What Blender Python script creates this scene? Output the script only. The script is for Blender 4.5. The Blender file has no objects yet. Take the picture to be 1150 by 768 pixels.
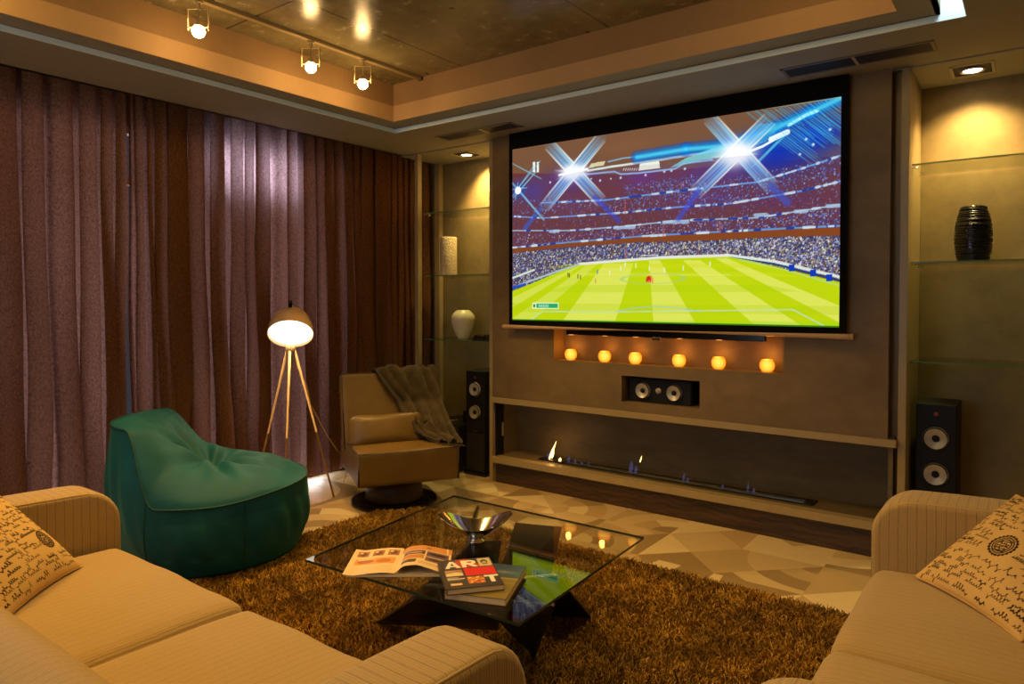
import bpy, bmesh, math, random
import numpy as np
from mathutils import Vector, Matrix, noise as mnoise

random.seed(7); rng = np.random.default_rng(7)
sc = bpy.context.scene
col = sc.collection
R = math.radians
PI = math.pi

# ------------------------------------------------------------------ helpers
def s2l(c):
    c = np.asarray(c, float)
    return np.where(c <= .04045, c / 12.92, ((c + .055) / 1.055) ** 2.4)
def rgb(r, g, b):
    return tuple(float(v) for v in s2l(np.array([r, g, b]) / 255.))

def link(name, me, mat=None, parent=None):
    o = bpy.data.objects.new(name, me); col.objects.link(o)
    if mat is not None:
        for m in (mat if isinstance(mat, (list, tuple)) else [mat]): me.materials.append(m)
    if parent is not None: o.parent = parent
    return o
def obj(name, bm, mat=None, parent=None, smooth=False, bevel=0, seg=2):
    me = bpy.data.meshes.new(name)
    bmesh.ops.recalc_face_normals(bm, faces=bm.faces[:])
    bm.to_mesh(me); bm.free()
    if smooth:
        for p in me.polygons: p.use_smooth = True
    o = link(name, me, mat, parent)
    if bevel:
        b = o.modifiers.new('bevel', 'BEVEL'); b.width = bevel; b.segments = seg; b.limit_method = 'ANGLE'; b.angle_limit = R(40)
        b.harden_normals = False
    return o
def tag(o, label=None, cat=None, group=None, kind=None):
    if label: o['label'] = label
    if cat: o['category'] = cat
    if group: o['group'] = group
    if kind: o['kind'] = kind
    return o
def empty(name, loc=(0, 0, 0), rz=0, label=None, cat=None, group=None):
    o = bpy.data.objects.new(name, None); col.objects.link(o)
    o.location = loc; o.rotation_euler = (0, 0, rz); o.empty_display_size = .05
    return tag(o, label, cat, group)
def copy_tree(o, parent=None):
    c = o.copy(); col.objects.link(c)
    if parent is not None: c.parent = parent
    for ch in list(o.children): copy_tree(ch, c)
    return c

def box(bm, x0, x1, y0, y1, z0, z1, M=None, mi=0):
    vs = [Vector((x, y, z)) for z in (z0, z1) for y in (y0, y1) for x in (x0, x1)]
    if M is not None: vs = [M @ v for v in vs]
    v = [bm.verts.new(p) for p in vs]
    for f in ((0, 2, 3, 1), (4, 5, 7, 6), (0, 1, 5, 4), (2, 6, 7, 3), (0, 4, 6, 2), (1, 3, 7, 5)):
        fc = bm.faces.new([v[i] for i in f]); fc.material_index = mi
    return bm
def BM(): return bmesh.new()
def bx(x0, x1, y0, y1, z0, z1, M=None): return box(BM(), x0, x1, y0, y1, z0, z1, M)

def frame_of(d):
    d = Vector(d).normalized()
    up = Vector((0, 0, 1)) if abs(d.z) < .95 else Vector((1, 0, 0))
    a = d.cross(up).normalized(); b = a.cross(d).normalized()
    return a, b
def tube(bm, pts, r, n=8, closed=False, cap=True):
    pts = [Vector(p) for p in pts]; N = len(pts)
    rr = r if isinstance(r, (list, tuple)) else [r] * N
    rings = []; pa = None
    for i, p in enumerate(pts):
        if closed: d = pts[(i + 1) % N] - pts[i - 1]
        else: d = pts[min(i + 1, N - 1)] - pts[max(i - 1, 0)]
        d.normalize()
        if pa is None: a, b = frame_of(d)
        else:
            a = (pa - d * pa.dot(d))
            if a.length < 1e-5: a, b = frame_of(d)
            a.normalize(); b = d.cross(a)
        pa = a
        rings.append([bm.verts.new(p + (a * math.cos(t) + b * math.sin(t)) * rr[i]) for t in [2 * PI * k / n for k in range(n)]])
    for i in range(N if closed else N - 1):
        A, B = rings[i], rings[(i + 1) % N]
        for k in range(n): bm.faces.new((A[k], A[(k + 1) % n], B[(k + 1) % n], B[k]))
    if cap and not closed:
        bm.faces.new(rings[0][::-1]); bm.faces.new(rings[-1])
    return bm
def lathe(bm, prof, n=32, M=None, cap0=True, cap1=True):
    rings = []
    for r, z in prof:
        ring = []
        for k in range(n):
            t = 2 * PI * k / n
            p = Vector((r * math.cos(t), r * math.sin(t), z))
            ring.append(bm.verts.new(M @ p if M is not None else p))
        rings.append(ring)
    for A, B in zip(rings[:-1], rings[1:]):
        for k in range(n): bm.faces.new((A[k], A[(k + 1) % n], B[(k + 1) % n], B[k]))
    if cap0: bm.faces.new(rings[0][::-1])
    if cap1: bm.faces.new(rings[-1])
    return bm
def sphere(bm, c, r, u=20, v=12, sz=1.0):
    prof = [(max(1e-4, r * math.sin(PI * i / v)), -r * sz * math.cos(PI * i / v)) for i in range(v + 1)]
    return lathe(bm, prof, u, Matrix.Translation(c))
def plate(bm, pts, th, nrm=None):
    """thick plate from a 3-D polygon outline"""
    pts = [Vector(p) for p in pts]
    n = Vector((0, 0, 0))
    for i in range(len(pts)): n += (pts[i]).cross(pts[(i + 1) % len(pts)])
    n.normalize()
    a = [bm.verts.new(p + n * th / 2) for p in pts]; b = [bm.verts.new(p - n * th / 2) for p in pts]
    bm.faces.new(a); bm.faces.new(b[::-1])
    for i in range(len(pts)):
        j = (i + 1) % len(pts); bm.faces.new((a[i], b[i], b[j], a[j]))
    return bm
def grid_mesh(name, P, C=None, closed_u=False, smooth=True):
    """P: (nu,nv,3) array -> quad mesh; C optional (nu,nv,3) linear colours"""
    nu, nv = P.shape[:2]
    me = bpy.data.meshes.new(name)
    iu = np.arange(nu if closed_u else nu - 1); iv = np.arange(nv - 1)
    I, J = np.meshgrid(iu, iv, indexing='ij'); I2 = (I + 1) % nu
    q = np.stack([I * nv + J, I2 * nv + J, I2 * nv + J + 1, I * nv + J + 1], -1).reshape(-1, 4)
    me.vertices.add(nu * nv); me.vertices.foreach_set('co', P.reshape(-1).astype(np.float32))
    me.loops.add(q.size); me.loops.foreach_set('vertex_index', q.reshape(-1).astype(np.int32))
    me.polygons.add(len(q)); me.polygons.foreach_set('loop_start', np.arange(0, q.size, 4, dtype=np.int32))
    me.polygons.foreach_set('loop_total', np.full(len(q), 4, dtype=np.int32))
    me.polygons.foreach_set('use_smooth', np.full(len(q), smooth))
    me.update(calc_edges=True)
    if C is not None:
        a = me.color_attributes.new('paint', 'FLOAT_COLOR', 'POINT')
        rgba = np.ones((nu * nv, 4), np.float32); rgba[:, :3] = C.reshape(-1, 3)
        a.data.foreach_set('color', rgba.reshape(-1))
    return me
def soft_box(hx, hy, hz, r, crown=0, n=14, side=0, wr=0, seed=0):
    """rounded cushion centred on origin, half sizes hx,hy,hz"""
    bm = BM(); bmesh.ops.create_cube(bm, size=2)
    bmesh.ops.subdivide_edges(bm, edges=bm.edges[:], cuts=n, use_grid_fill=True)
    H = Vector((hx, hy, hz))
    for v in bm.verts:
        # concentrate samples near the edges
        q = Vector([math.copysign(1 - (1 - abs(c)) ** 1.6, c) * h for c, h in zip(v.co, H)])
        inner = Vector([max(-h + r, min(h - r, c)) for c, h in zip(q, H)])
        d = q - inner
        if d.length > 1e-6: q = inner + d.normalized() * r
        kx, ky, kz = 1 - (q.x / hx) ** 2, 1 - (q.y / hy) ** 2, 1 - (q.z / hz) ** 2
        kx, ky, kz = max(kx, 0), max(ky, 0), max(kz, 0)
        q.z += math.copysign(crown * (kx * ky) ** .7, q.z) if q.z > 0 else 0
        q.x += math.copysign(side * ky * kz, q.x); q.y += math.copysign(side * kx * kz, q.y)
        if wr:
            q.z += wr * mnoise.noise(Vector((q.x * 5 + seed, q.y * 5, q.z * 4)))
        v.co = q
    return bm
def shift(bm, x, y, z):
    bmesh.ops.translate(bm, verts=bm.verts[:], vec=(x, y, z)); return bm
def xf(bm, M):
    bmesh.ops.transform(bm, verts=bm.verts[:], matrix=M); return bm

# ------------------------------------------------------------------ materials
class MT:
    def __init__(s, name):
        s.m = bpy.data.materials.new(name); s.m.use_nodes = True
        s.t = s.m.node_tree; s.t.nodes.clear()
        s.out = s.t.nodes.new('ShaderNodeOutputMaterial')
        s.b = s.t.nodes.new('ShaderNodeBsdfPrincipled')
        s.t.links.new(s.b.outputs[0], s.out.inputs[0])
    def n(s, typ, **kw):
        nd = s.t.nodes.new('ShaderNode' + typ)
        for k, v in kw.items():
            if k.startswith('i_'):
                key = k[2:]; key = int(key) if key.isdigit() else key.replace('_', ' ')
                s.set(nd.inputs[key], v)
            else: setattr(nd, k, v)
        return nd
    def set(s, inp, v):
        if isinstance(v, bpy.types.NodeSocket): s.t.links.new(v, inp)
        elif isinstance(v, tuple) and len(v) == 3 and inp.type == 'RGBA': inp.default_value = (*v, 1)
        else: inp.default_value = v
    def p(s, **kw):
        for k, v in kw.items(): s.set(s.b.inputs[k.replace('_', ' ')], v)
        return s
    def math(s, op, a, b=0, c=0):
        nd = s.n('Math', operation=op)
        s.set(nd.inputs[0], a); s.set(nd.inputs[1], b); s.set(nd.inputs[2], c)
        return nd.outputs[0]
    def mix(s, f, a, b):
        nd = s.n('Mix', data_type='RGBA'); s.set(nd.inputs[0], f); s.set(nd.inputs[6], a); s.set(nd.inputs[7], b); return nd.outputs[2]
    def obj(s): return s.n('TexCoord').outputs['Object']
    def scale(s, v, sx, sy, sz):
        nd = s.n('VectorMath', operation='MULTIPLY'); s.set(nd.inputs[0], v); nd.inputs[1].default_value = (sx, sy, sz); return nd.outputs[0]
    def noise(s, v, sc_, det=4, rough=.55):
        nd = s.n('TexNoise'); s.set(nd.inputs['Vector'], v); nd.inputs['Scale'].default_value = sc_
        nd.inputs['Detail'].default_value = det; nd.inputs['Roughness'].default_value = rough; return nd.outputs[0]
    def ramp(s, f, stops, interp='LINEAR'):
        nd = s.n('ValToRGB'); s.set(nd.inputs[0], f); cr = nd.color_ramp; cr.interpolation = interp
        while len(cr.elements) < len(stops): cr.elements.new(.5)
        for e, (pos, c) in zip(cr.elements, stops): e.position = pos; e.color = (*c, 1)
        return nd.outputs[0]
    def bump(s, h, st=.2, dist=.01):
        nd = s.n('Bump'); s.set(nd.inputs['Height'], h); nd.inputs['Strength'].default_value = st; nd.inputs['Distance'].default_value = dist
        s.set(s.b.inputs['Normal'], nd.outputs[0]); return s
def plain(name, c, rough=.5, metal=0, spec=.5, nz=0, nscale=20, **kw):
    m = MT(name); m.p(Base_Color=c, Roughness=rough, Metallic=metal, Specular_IOR_Level=spec, **kw)
    nn = m.noise(m.obj(), nscale, 3)
    k = m.ramp(nn, [(.3, tuple(v * (1 - (nz or .04)) for v in c)), (.7, tuple(min(1, v * (1 + (nz or .04))) for v in c))])
    m.p(Base_Color=k)
    return m.m

def m_plaster(name, c1, c2, scale=2.2, bump=.08, rough=.6, streak=(1, 1, 1)):
    m = MT(name); v = m.scale(m.obj(), *streak)
    f = m.noise(v, scale, 8, .62); f2 = m.noise(v, scale * 6, 5, .6)
    f3 = m.math('ADD', m.math('MULTIPLY', f, .7), m.math('MULTIPLY', f2, .3))
    m.p(Base_Color=m.ramp(f3, [(.35, c1), (.65, c2)]), Roughness=rough); m.bump(f3, bump, .02); return m.m
def m_wood(name, c1, c2, axis='x', rough=.45):
    m = MT(name)
    v = m.scale(m.obj(), *((1.2, 14, 14) if axis == 'x' else (14, 14, 1.2)))
    f = m.noise(v, 1.6, 8, .65)
    w = m.n('TexWave', wave_type='BANDS', bands_direction='Z' if axis == 'x' else 'X'); m.set(w.inputs['Vector'], m.scale(m.obj(), 1.0, 1, 1))
    w.inputs['Scale'].default_value = 9; w.inputs['Distortion'].default_value = 9; w.inputs['Detail'].default_value = 3; w.inputs['Detail Scale'].default_value = .8
    f2 = m.math('ADD', m.math('MULTIPLY', f, .9), m.math('MULTIPLY', w.outputs[1], .1))
    m.p(Base_Color=m.ramp(f2, [(.35, c1), (.68, c2)]), Roughness=rough); m.bump(f, .15, .004); return m.m
def m_concrete():
    m = MT('raw_concrete'); o = m.obj()
    f = m.noise(o, 1.3, 9, .68); f2 = m.noise(o, 9, 6, .7)
    sep = m.n('SeparateXYZ'); m.set(sep.inputs[0], o)
    def joint(s, step, off, w=.006):
        fr = m.math('FRACT', m.math('ADD', m.math('DIVIDE', s, step), off))
        d = m.math('ABSOLUTE', m.math('SUBTRACT', fr, .5))
        return m.math('LESS_THAN', d, w)
    j = m.math('MAXIMUM', joint(sep.outputs[0], 1.15, .27, .004), joint(sep.outputs[1], 1.6, .05, .004))
    vor = m.n('TexVoronoi'); m.set(vor.inputs['Vector'], o); vor.inputs['Scale'].default_value = 3.1
    pit = m.math('LESS_THAN', vor.outputs[0], .05)
    base = m.ramp(m.math('ADD', m.math('MULTIPLY', f, .6), m.math('MULTIPLY', f2, .4)), [(.32, rgb(92, 84, 56)), (.5, rgb(134, 124, 86)), (.68, rgb(160, 148, 106))])
    dark = m.math('MULTIPLY', m.math('MAXIMUM', j, pit), .75)
    m.p(Base_Color=m.mix(dark, base, rgb(30, 26, 18)), Roughness=m.math('MULTIPLY_ADD', f2, .25, .12), Specular_IOR_Level=.6)
    m.bump(f2, .12, .02); return m.m
def m_floor():
    m = MT('patchwork_floor'); o = m.obj(); sep = m.n('SeparateXYZ'); m.set(sep.inputs[0], o)
    S = .46
    px, py = m.math('DIVIDE', sep.outputs[0], S), m.math('DIVIDE', sep.outputs[1], S)
    cx, cy = m.math('FLOOR', px), m.math('FLOOR', py); fx, fy = m.math('FRACT', px), m.math('FRACT', py)
    def wn(x, y, z=0):
        c = m.n('CombineXYZ'); m.set(c.inputs[0], x); m.set(c.inputs[1], y); m.set(c.inputs[2], z)
        w = m.n('TexWhiteNoise', noise_dimensions='3D'); m.set(w.inputs[0], c.outputs[0]); return w.outputs[0]
    r1 = wn(cx, cy, 3.3); r2 = wn(cx, cy, 7.7); r3 = wn(cx, cy, 1.9)
    kx, ky = m.math('GREATER_THAN', r1, .5), m.math('GREATER_THAN', r2, .5)
    dx, dy = m.math('SUBTRACT', fx, kx), m.math('SUBTRACT', fy, ky)
    d = m.math('SQRT', m.math('ADD', m.math('MULTIPLY', dx, dx), m.math('MULTIPLY', dy, dy)))
    ring = m.math('FLOOR', m.math('MULTIPLY', d, 3.4))
    ang = m.math('GREATER_THAN', m.math('ABSOLUTE', dx), m.math('ABSOLUTE', dy))
    tri = m.math('GREATER_THAN', m.math('ADD', m.math('ABSOLUTE', dx), m.math('ABSOLUTE', dy)), 1.0)
    isring = m.math('GREATER_THAN', r3, .35)
    sel = m.math('ADD', m.math('MULTIPLY', ring, isring), m.math('MULTIPLY', m.math('ADD', m.math('MULTIPLY', ang, 2.3), m.math('MULTIPLY', tri, 5.1)), m.math('SUBTRACT', 1, isring)))
    sel = m.math('ADD', sel, m.math('MULTIPLY', ang, .37))
    k = wn(m.math('ADD', cx, .13), m.math('ADD', cy, .71), m.math('MULTIPLY_ADD', sel, 1.37, .21))
    cl = m.ramp(k, [(0, rgb(160, 132, 92)), (.22, rgb(192, 164, 118)), (.45, rgb(212, 184, 136)), (.7, rgb(230, 206, 158)), (.88, rgb(198, 166, 118))], 'CONSTANT')
    f = m.noise(o, 14, 5); c2 = m.mix(m.math('MULTIPLY', f, .16), cl, rgb(130, 110, 80))
    m.p(Base_Color=c2, Roughness=.38, Specular_IOR_Level=.45); return m.m
def m_fabric_stripe(name, axis, c, dark):
    m = MT(name); o = m.obj(); sep = m.n('SeparateXYZ'); m.set(sep.inputs[0], o)
    s = sep.outputs[0 if axis == 'x' else 1]
    wob = m.math('MULTIPLY', m.math('SUBTRACT', m.noise(o, 9, 2), .5), .006)
    s = m.math('ADD', s, wob)
    fr = m.math('FRACT', m.math('DIVIDE', s, .031))
    line = m.math('LESS_THAN', fr, .09)
    fr2 = m.math('FRACT', m.math('DIVIDE', s, .009))
    rib = m.math('MULTIPLY', m.math('ABSOLUTE', m.math('SUBTRACT', fr2, .5)), 2)
    brk = m.noise(m.scale(o, 60, 60, 60), 1, 3)
    n2 = m.noise(o, 160, 2); n3 = m.noise(o, 3, 3)
    base = m.mix(m.math('MULTIPLY', rib, .35), c, tuple(v * .5 for v in c))
    base = m.mix(m.math('MULTIPLY', n2, .5), base, tuple(v * .6 for v in c))
    base = m.mix(m.math('MULTIPLY', m.math('MULTIPLY', line, brk), .55 if axis == 'x' else .9), base, dark)
    m.p(Base_Color=base, Roughness=.9, Specular_IOR_Level=.15, Sheen_Weight=.25)
    m.bump(m.math('ADD', m.math('MULTIPLY', rib, .6), n2), .35, .003); return m.m
def m_glass(name, tint, rough=0.0, ior=1.5):
    m = MT(name)
    # thin architectural pane: clear transmission plus a Fresnel mirror
    t = m.t; tr = m.n('BsdfTransparent'); m.set(tr.inputs[0], tint)
    g = m.n('BsdfGlossy'); g.inputs['Roughness'].default_value = rough
    fz = m.n('Fresnel'); geo = m.n('NewGeometry'); m.set(fz.inputs[0], m.math('MULTIPLY_ADD', geo.outputs['Backfacing'], 1 / ior - ior, ior))
    mx = m.n('MixShader'); m.set(mx.inputs[0], fz.outputs[0]); t.links.new(tr.outputs[0], mx.inputs[1]); t.links.new(g.outputs[0], mx.inputs[2])
    t.links.new(mx.outputs[0], m.out.inputs[0]); t.nodes.remove(m.b); return m.m
def m_emit(name, c, s):
    m = MT(name); e = m.n('Emission'); m.set(e.inputs[0], c); e.inputs[1].default_value = s
    m.t.links.new(e.outputs[0], m.out.inputs[0]); m.t.nodes.remove(m.b); return m.m
def m_paint(name, rough=.6, spec=.3, coat=0, emit=0):
    m = MT(name); a = m.n('Attribute', attribute_name='paint')
    if emit:
        m.p(Base_Color=(.0, .0, .0), Roughness=.8, Specular_IOR_Level=0., Emission_Color=a.outputs['Color'], Emission_Strength=emit)
    else:
        m.p(Base_Color=a.outputs['Color'], Roughness=rough, Specular_IOR_Level=spec, Coat_Weight=coat, Coat_Roughness=.15)
    return m.m
def m_leather():
    m = MT('tan_leather'); o = m.obj()
    f = m.noise(o, 220, 3); f2 = m.noise(o, 5, 4)
    m.p(Base_Color=m.ramp(f2, [(.3, rgb(100, 74, 26)), (.7, rgb(116, 88, 34))]), Roughness=.42, Specular_IOR_Level=.5)
    m.bump(f, .18, .002); return m.m
def m_curtain():
    m = MT('mauve_linen_curtain'); o = m.obj()
    w = m.noise(m.scale(o, 60, 380, 380), 1, 2, .8)
    w2 = m.noise(m.scale(o, 20, 90, 60), 1, 5, .7)
    f = m.math('ADD', m.math('MULTIPLY', w, .72), m.math('MULTIPLY', w2, .28))
    c = m.ramp(f, [(.35, rgb(106, 70, 40)), (.65, rgb(156, 108, 66))])
    d = m.n('BsdfDiffuse'); m.set(d.inputs[0], c)
    tr = m.n('BsdfTranslucent'); m.set(tr.inputs[0], m.ramp(f, [(.41, rgb(56, 38, 36)), (.60, rgb(222, 178, 168))]))
    mx = m.n('MixShader'); mx.inputs[0].default_value = .5
    m.t.links.new(d.outputs[0], mx.inputs[1]); m.t.links.new(tr.outputs[0], mx.inputs[2])
    m.t.links.new(mx.outputs[0], m.out.inputs[0]); m.t.nodes.remove(m.b); return m.m

M = dict(
    niche=m_plaster('olive_microcement', rgb(116, 100, 60), rgb(148, 128, 82), 2.0),
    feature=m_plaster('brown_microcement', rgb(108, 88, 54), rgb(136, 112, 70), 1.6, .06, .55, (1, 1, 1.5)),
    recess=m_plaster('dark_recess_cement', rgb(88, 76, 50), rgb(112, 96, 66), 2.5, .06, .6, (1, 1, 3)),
    white=m_plaster('ceiling_paint', rgb(150, 145, 122), rgb(156, 151, 128), 3, .02, .75),
    coollit=m_plaster('cool_lit_edge', rgb(214, 236, 240), rgb(220, 240, 244), 3, .01, .6),  # white edge with the bluish light put into its colour
    tray=m_plaster('tray_lower_tone', rgb(186, 150, 100), rgb(194, 158, 108), 3, .02, .7),
    tray2=m_plaster('tray_upper_tone', rgb(146, 114, 72), rgb(158, 124, 80), 3, .02, .7),  # upper band of the tray sides, darker than the lower band
    concrete=m_concrete(), floor=m_floor(),
    wallpaint=m_plaster('wall_paint', rgb(150, 130, 100), rgb(160, 140, 110), 3, .02, .75),
    darkwood=m_wood('dark_stained_oak', rgb(38, 26, 17), rgb(86, 60, 38)),
    panelwood=m_plaster('panel_paint_bronze', rgb(130, 110, 72), rgb(142, 120, 80), 4, .03, .4),
    metal=m_plaster('champagne_metal', rgb(158, 138, 96), rgb(168, 148, 104), 5, .01, .38),
    black=plain('black_plastic', (.010, .008, .006), .5, spec=.3),
    blackgloss=plain('black_lacquer', (.006, .006, .006), .16),
    blackmatte=plain('black_screen_cloth', (.006, .006, .006), .9, spec=.1),
    blackwood=m_wood('black_ash_veneer', (.008, .006, .004), (.024, .018, .012), 'z', .6),
    chrome=plain('polished_steel', (.75, .73, .70), .12, 1),
    cone=plain('silver_driver_cone', (.55, .52, .45), .35, .35),
    leather=m_leather(), piping=plain('dark_leather_piping', rgb(48, 30, 12), .5),
    seatfab=m_fabric_stripe('ribbed_beige_fabric', 'x', rgb(186, 156, 104), rgb(100, 78, 42)),
    armfab=m_fabric_stripe('ribbed_beige_fabric_vertical', 'y', rgb(186, 156, 104), rgb(92, 70, 38)),
    pipe=plain('beige_piping', rgb(180, 150, 100), .85),
    lampmetal=plain('cream_enamel', rgb(214, 172, 120), .35, 0, .5),
    wood=plain('pale_beech', rgb(222, 180, 116), .4, nz=.1),
    curtain=m_curtain(),
    blanket=None, rug=None,
    glassgreen=m_glass('clear_shelf_glass', (.90, .95, .90)),
    edge=plain('green_glass_edge', rgb(96, 132, 84), .15),
    tableglass=m_glass('tinted_table_glass', (.93, .95, .92), 0.0, 1.5),
    tableedge=plain('table_glass_edge', rgb(40, 54, 44), .15),
    winglass=m_glass('clear_window_pane', (.9, .93, .95)),
    dimglass=m_glass('dimmed_window_pane', (.180, .168, .168)),  # dark pane tint added to dim the daylight on the curtain
    transomglass=m_glass('cool_lit_pane', (.56, .62, .74)),  # cool colour of the daylight put into the pane tint
    winframe=plain('window_frame_white', (.7, .7, .7), .4),
)
def m_blanket():
    m = MT('taupe_fleece'); o = m.obj(); f = m.noise(o, 130, 4, .7); f2 = m.noise(o, 12, 4)
    m.p(Base_Color=m.ramp(f2, [(.3, rgb(56, 46, 28)), (.7, rgb(80, 66, 42))]), Roughness=.95, Sheen_Weight=.12, Specular_IOR_Level=.1)
    m.bump(f, .6, .004); return m.m
M['blanket'] = m_blanket()
def m_bean():
    m = MT('green_velour'); o = m.obj(); f = m.noise(o, 260, 3); f2 = m.noise(o, 4, 4)
    m.p(Base_Color=m.ramp(f2, [(.3, rgb(5, 72, 84)), (.7, rgb(8, 86, 96))]), Roughness=.62, Sheen_Weight=.3, Sheen_Roughness=.4, Specular_IOR_Level=.3)
    m.set(m.b.inputs['Sheen Tint'], rgb(90, 190, 130)); m.bump(m.math('ADD', f, m.math('MULTIPLY', m.noise(m.scale(o, 1, 1, 2.2), 9, 3), 2.5)), .3, .006); return m.m
M['bean'] = m_bean()
def m_rugpile():
    m = MT('rug_pile'); hi = m.n('HairInfo')
    c = m.ramp(hi.outputs['Random'], [(0, rgb(72, 46, 10)), (.4, rgb(146, 104, 28)), (.75, rgb(212, 160, 52)), (1, rgb(240, 198, 86))])
    pt = m.noise(m.obj(), 4.5, 4, .7); c = m.mix(m.ramp(pt, [(.38, (.62,) * 3), (.6, (0.,) * 3)]), c, rgb(74, 46, 12))
    m.p(Base_Color=c, Roughness=.6, Specular_IOR_Level=.3); return m.m
M['rug'] = m_rugpile()

# ------------------------------------------------------------------ painter
class Canvas:
    def __init__(s, w, h, c=(0, 0, 0)):
        s.w, s.h = w, h; s.a = np.zeros((h, w, 3)) + np.array(c) / 255.
        s.Y, s.X = np.mgrid[0:h, 0:w].astype(float); s.X += .5; s.Y += .5
    def put(s, sl, mask, c, al=1):
        c = np.array(c) / 255.; k = (mask * al)[..., None]
        s.a[sl] = s.a[sl] * (1 - k) + c * k
    def sl(s, x0, x1, y0, y1):
        x0, x1 = max(0, int(x0)), min(s.w, int(x1) + 2); y0, y1 = max(0, int(y0)), min(s.h, int(y1) + 2)
        return (slice(y0, max(y0, y1)), slice(x0, max(x0, x1)))
    def line(s, p, q, w, c, al=1, soft=.7, fade=0):
        x0, y0 = p; x1, y1 = q; m = w + 2
        sl = s.sl(min(x0, x1) - m, max(x0, x1) + m, min(y0, y1) - m, max(y0, y1) + m)
        X, Y = s.X[sl], s.Y[sl]
        if X.size == 0: return
        dx, dy = x1 - x0, y1 - y0; L = dx * dx + dy * dy + 1e-9
        t = np.clip(((X - x0) * dx + (Y - y0) * dy) / L, 0, 1)
        d = np.hypot(X - x0 - t * dx, Y - y0 - t * dy)
        k = np.clip((w / 2 - d) / soft + .5, 0, 1)
        if fade: k = k * (1 - fade * np.abs(2 * t - 1) ** 2)
        s.put(sl, k, c, al)
    def pl(s, pts, w, c, al=1):
        for a, b in zip(pts[:-1], pts[1:]): s.line(a, b, w, c, al)
    def poly(s, pts, c, al=1):
        xs = [p[0] for p in pts]; ys = [p[1] for p in pts]
        sl = s.sl(min(xs) - 1, max(xs) + 1, min(ys) - 1, max(ys) + 1); X, Y = s.X[sl], s.Y[sl]
        if X.size == 0: return
        ins = np.zeros(X.shape, bool)
        for i in range(len(pts)):
            (xa, ya), (xb, yb) = pts[i], pts[i - 1]
            cnd = ((ya > Y) != (yb > Y)) & (X < (xb - xa) * (Y - ya) / (yb - ya + 1e-12) + xa); ins ^= cnd
        s.put(sl, ins.astype(float), c, al)
    def ell(s, cx, cy, rx, ry, c, al=1, soft=0, ring=0):
        sl = s.sl(cx - rx * 1.5 - 2, cx + rx * 1.5 + 2, cy - ry * 1.5 - 2, cy + ry * 1.5 + 2); X, Y = s.X[sl], s.Y[sl]
        if X.size == 0: return
        d = np.hypot((X - cx) / rx, (Y - cy) / ry)
        if ring: k = np.clip((ring - np.abs(d - 1) * min(rx, ry)) + .5, 0, 1)
        elif soft: k = np.exp(-(d * 1.6) ** 2)
        else: k = np.clip((1 - d) * min(rx, ry) + .5, 0, 1)
        s.put(sl, k, c, al)
    def rect(s, x0, y0, x1, y1, c, al=1): s.poly([(x0, y0), (x1, y0), (x1, y1), (x0, y1)], c, al)
    def lin(s): return s2l(np.clip(s.a, 0, 1))
def scribble(cv, x, y, w, h, lw, c, r, slant=.25):
    """a word of made-up cursive strokes"""
    pts = []; n = max(3, int(w / (h * .55))); px = x
    for i in range(n):
        a = h * r.choice([.35, .4, .45, .9, 1.0]); up = r.random() < .8
        for t in np.linspace(0, 1, 7):
            yy = y - a * math.sin(PI * t) * (1 if up else -.7)
            xx = px + (w / n) * (t + .35 * math.sin(2 * PI * t))
            pts.append((xx + slant * (y - yy), yy))
        px += w / n
    cv.pl(pts, lw, c)

# ------------------------------------------------------------------ camera
CAMH = 1.5
cam_d = bpy.data.cameras.new('camera'); cam = bpy.data.objects.new('camera', cam_d); col.objects.link(cam)
yaw, pit = R(-36.882), R(-1.2374)
f = Vector((math.sin(yaw) * math.cos(pit), math.cos(yaw) * math.cos(pit), math.sin(pit)))
r = Vector((math.cos(yaw), -math.sin(yaw), 0)); u = r.cross(f)
cam.matrix_world = Matrix(((r.x, u.x, -f.x, 0), (r.y, u.y, -f.y, 0), (r.z, u.z, -f.z, CAMH), (0, 0, 0, 1)))
cam_d.sensor_width = 36; cam_d.lens = 779.957 / 1150 * 36; cam_d.shift_y = -(384 - 352.78) / 1150
cam_d.clip_start = .02
sc.camera = cam

# ------------------------------------------------------------------ setting
def struct(name, bm, mat, parent=None, **kw):
    o = obj(name, bm, mat, parent, **kw)
    if parent is None: o['kind'] = 'structure'
    return o
XL, XR, YB, YF = -4.86, 1.35, 4.965, -1.7      # left wall, right wall, back wall, rear wall
ZC = 2.8; ZS = 3.112
struct('floor', bx(XL - .25, XR + .1, YF - .1, YB + .1, -.1, 0), M['floor'])
# lower ceiling ring with tray opening
hx0, hx1, hy0, hy1 = -4.02, -.26, -.4, 3.83
bm = BM()
CU = -4.607
box(bm, CU, hx0, YF, 4.47, ZC, ZC + .03); box(bm, hx1, XR, YF, 4.47, ZC, ZC + .03)
box(bm, hx0, hx1, YF, hy0, ZC, ZC + .03); box(bm, hx0, hx1, hy1, 4.47, ZC, ZC + .03)
box(bm, CU - .001, CU + .03, YF, 4.9, ZC, 3.2)
box(bm, XL, CU, YF, YB, 3.0, 3.1)
struct('ceiling', bm, M['white'])
bm = BM(); box(bm, CU, XR, 4.47, YB + .02, ZC - .008, ZC + .1)
struct('ceiling_niche', bm, M['white'])
# white edge of the opening, cool light put into its pale blue tone
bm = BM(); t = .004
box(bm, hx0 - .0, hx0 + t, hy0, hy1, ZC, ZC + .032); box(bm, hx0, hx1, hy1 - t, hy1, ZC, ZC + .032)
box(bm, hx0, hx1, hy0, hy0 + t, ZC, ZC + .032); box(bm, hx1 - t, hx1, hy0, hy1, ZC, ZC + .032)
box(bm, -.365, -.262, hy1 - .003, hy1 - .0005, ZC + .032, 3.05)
struct('trim_1', bm, M['coollit'])
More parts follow.
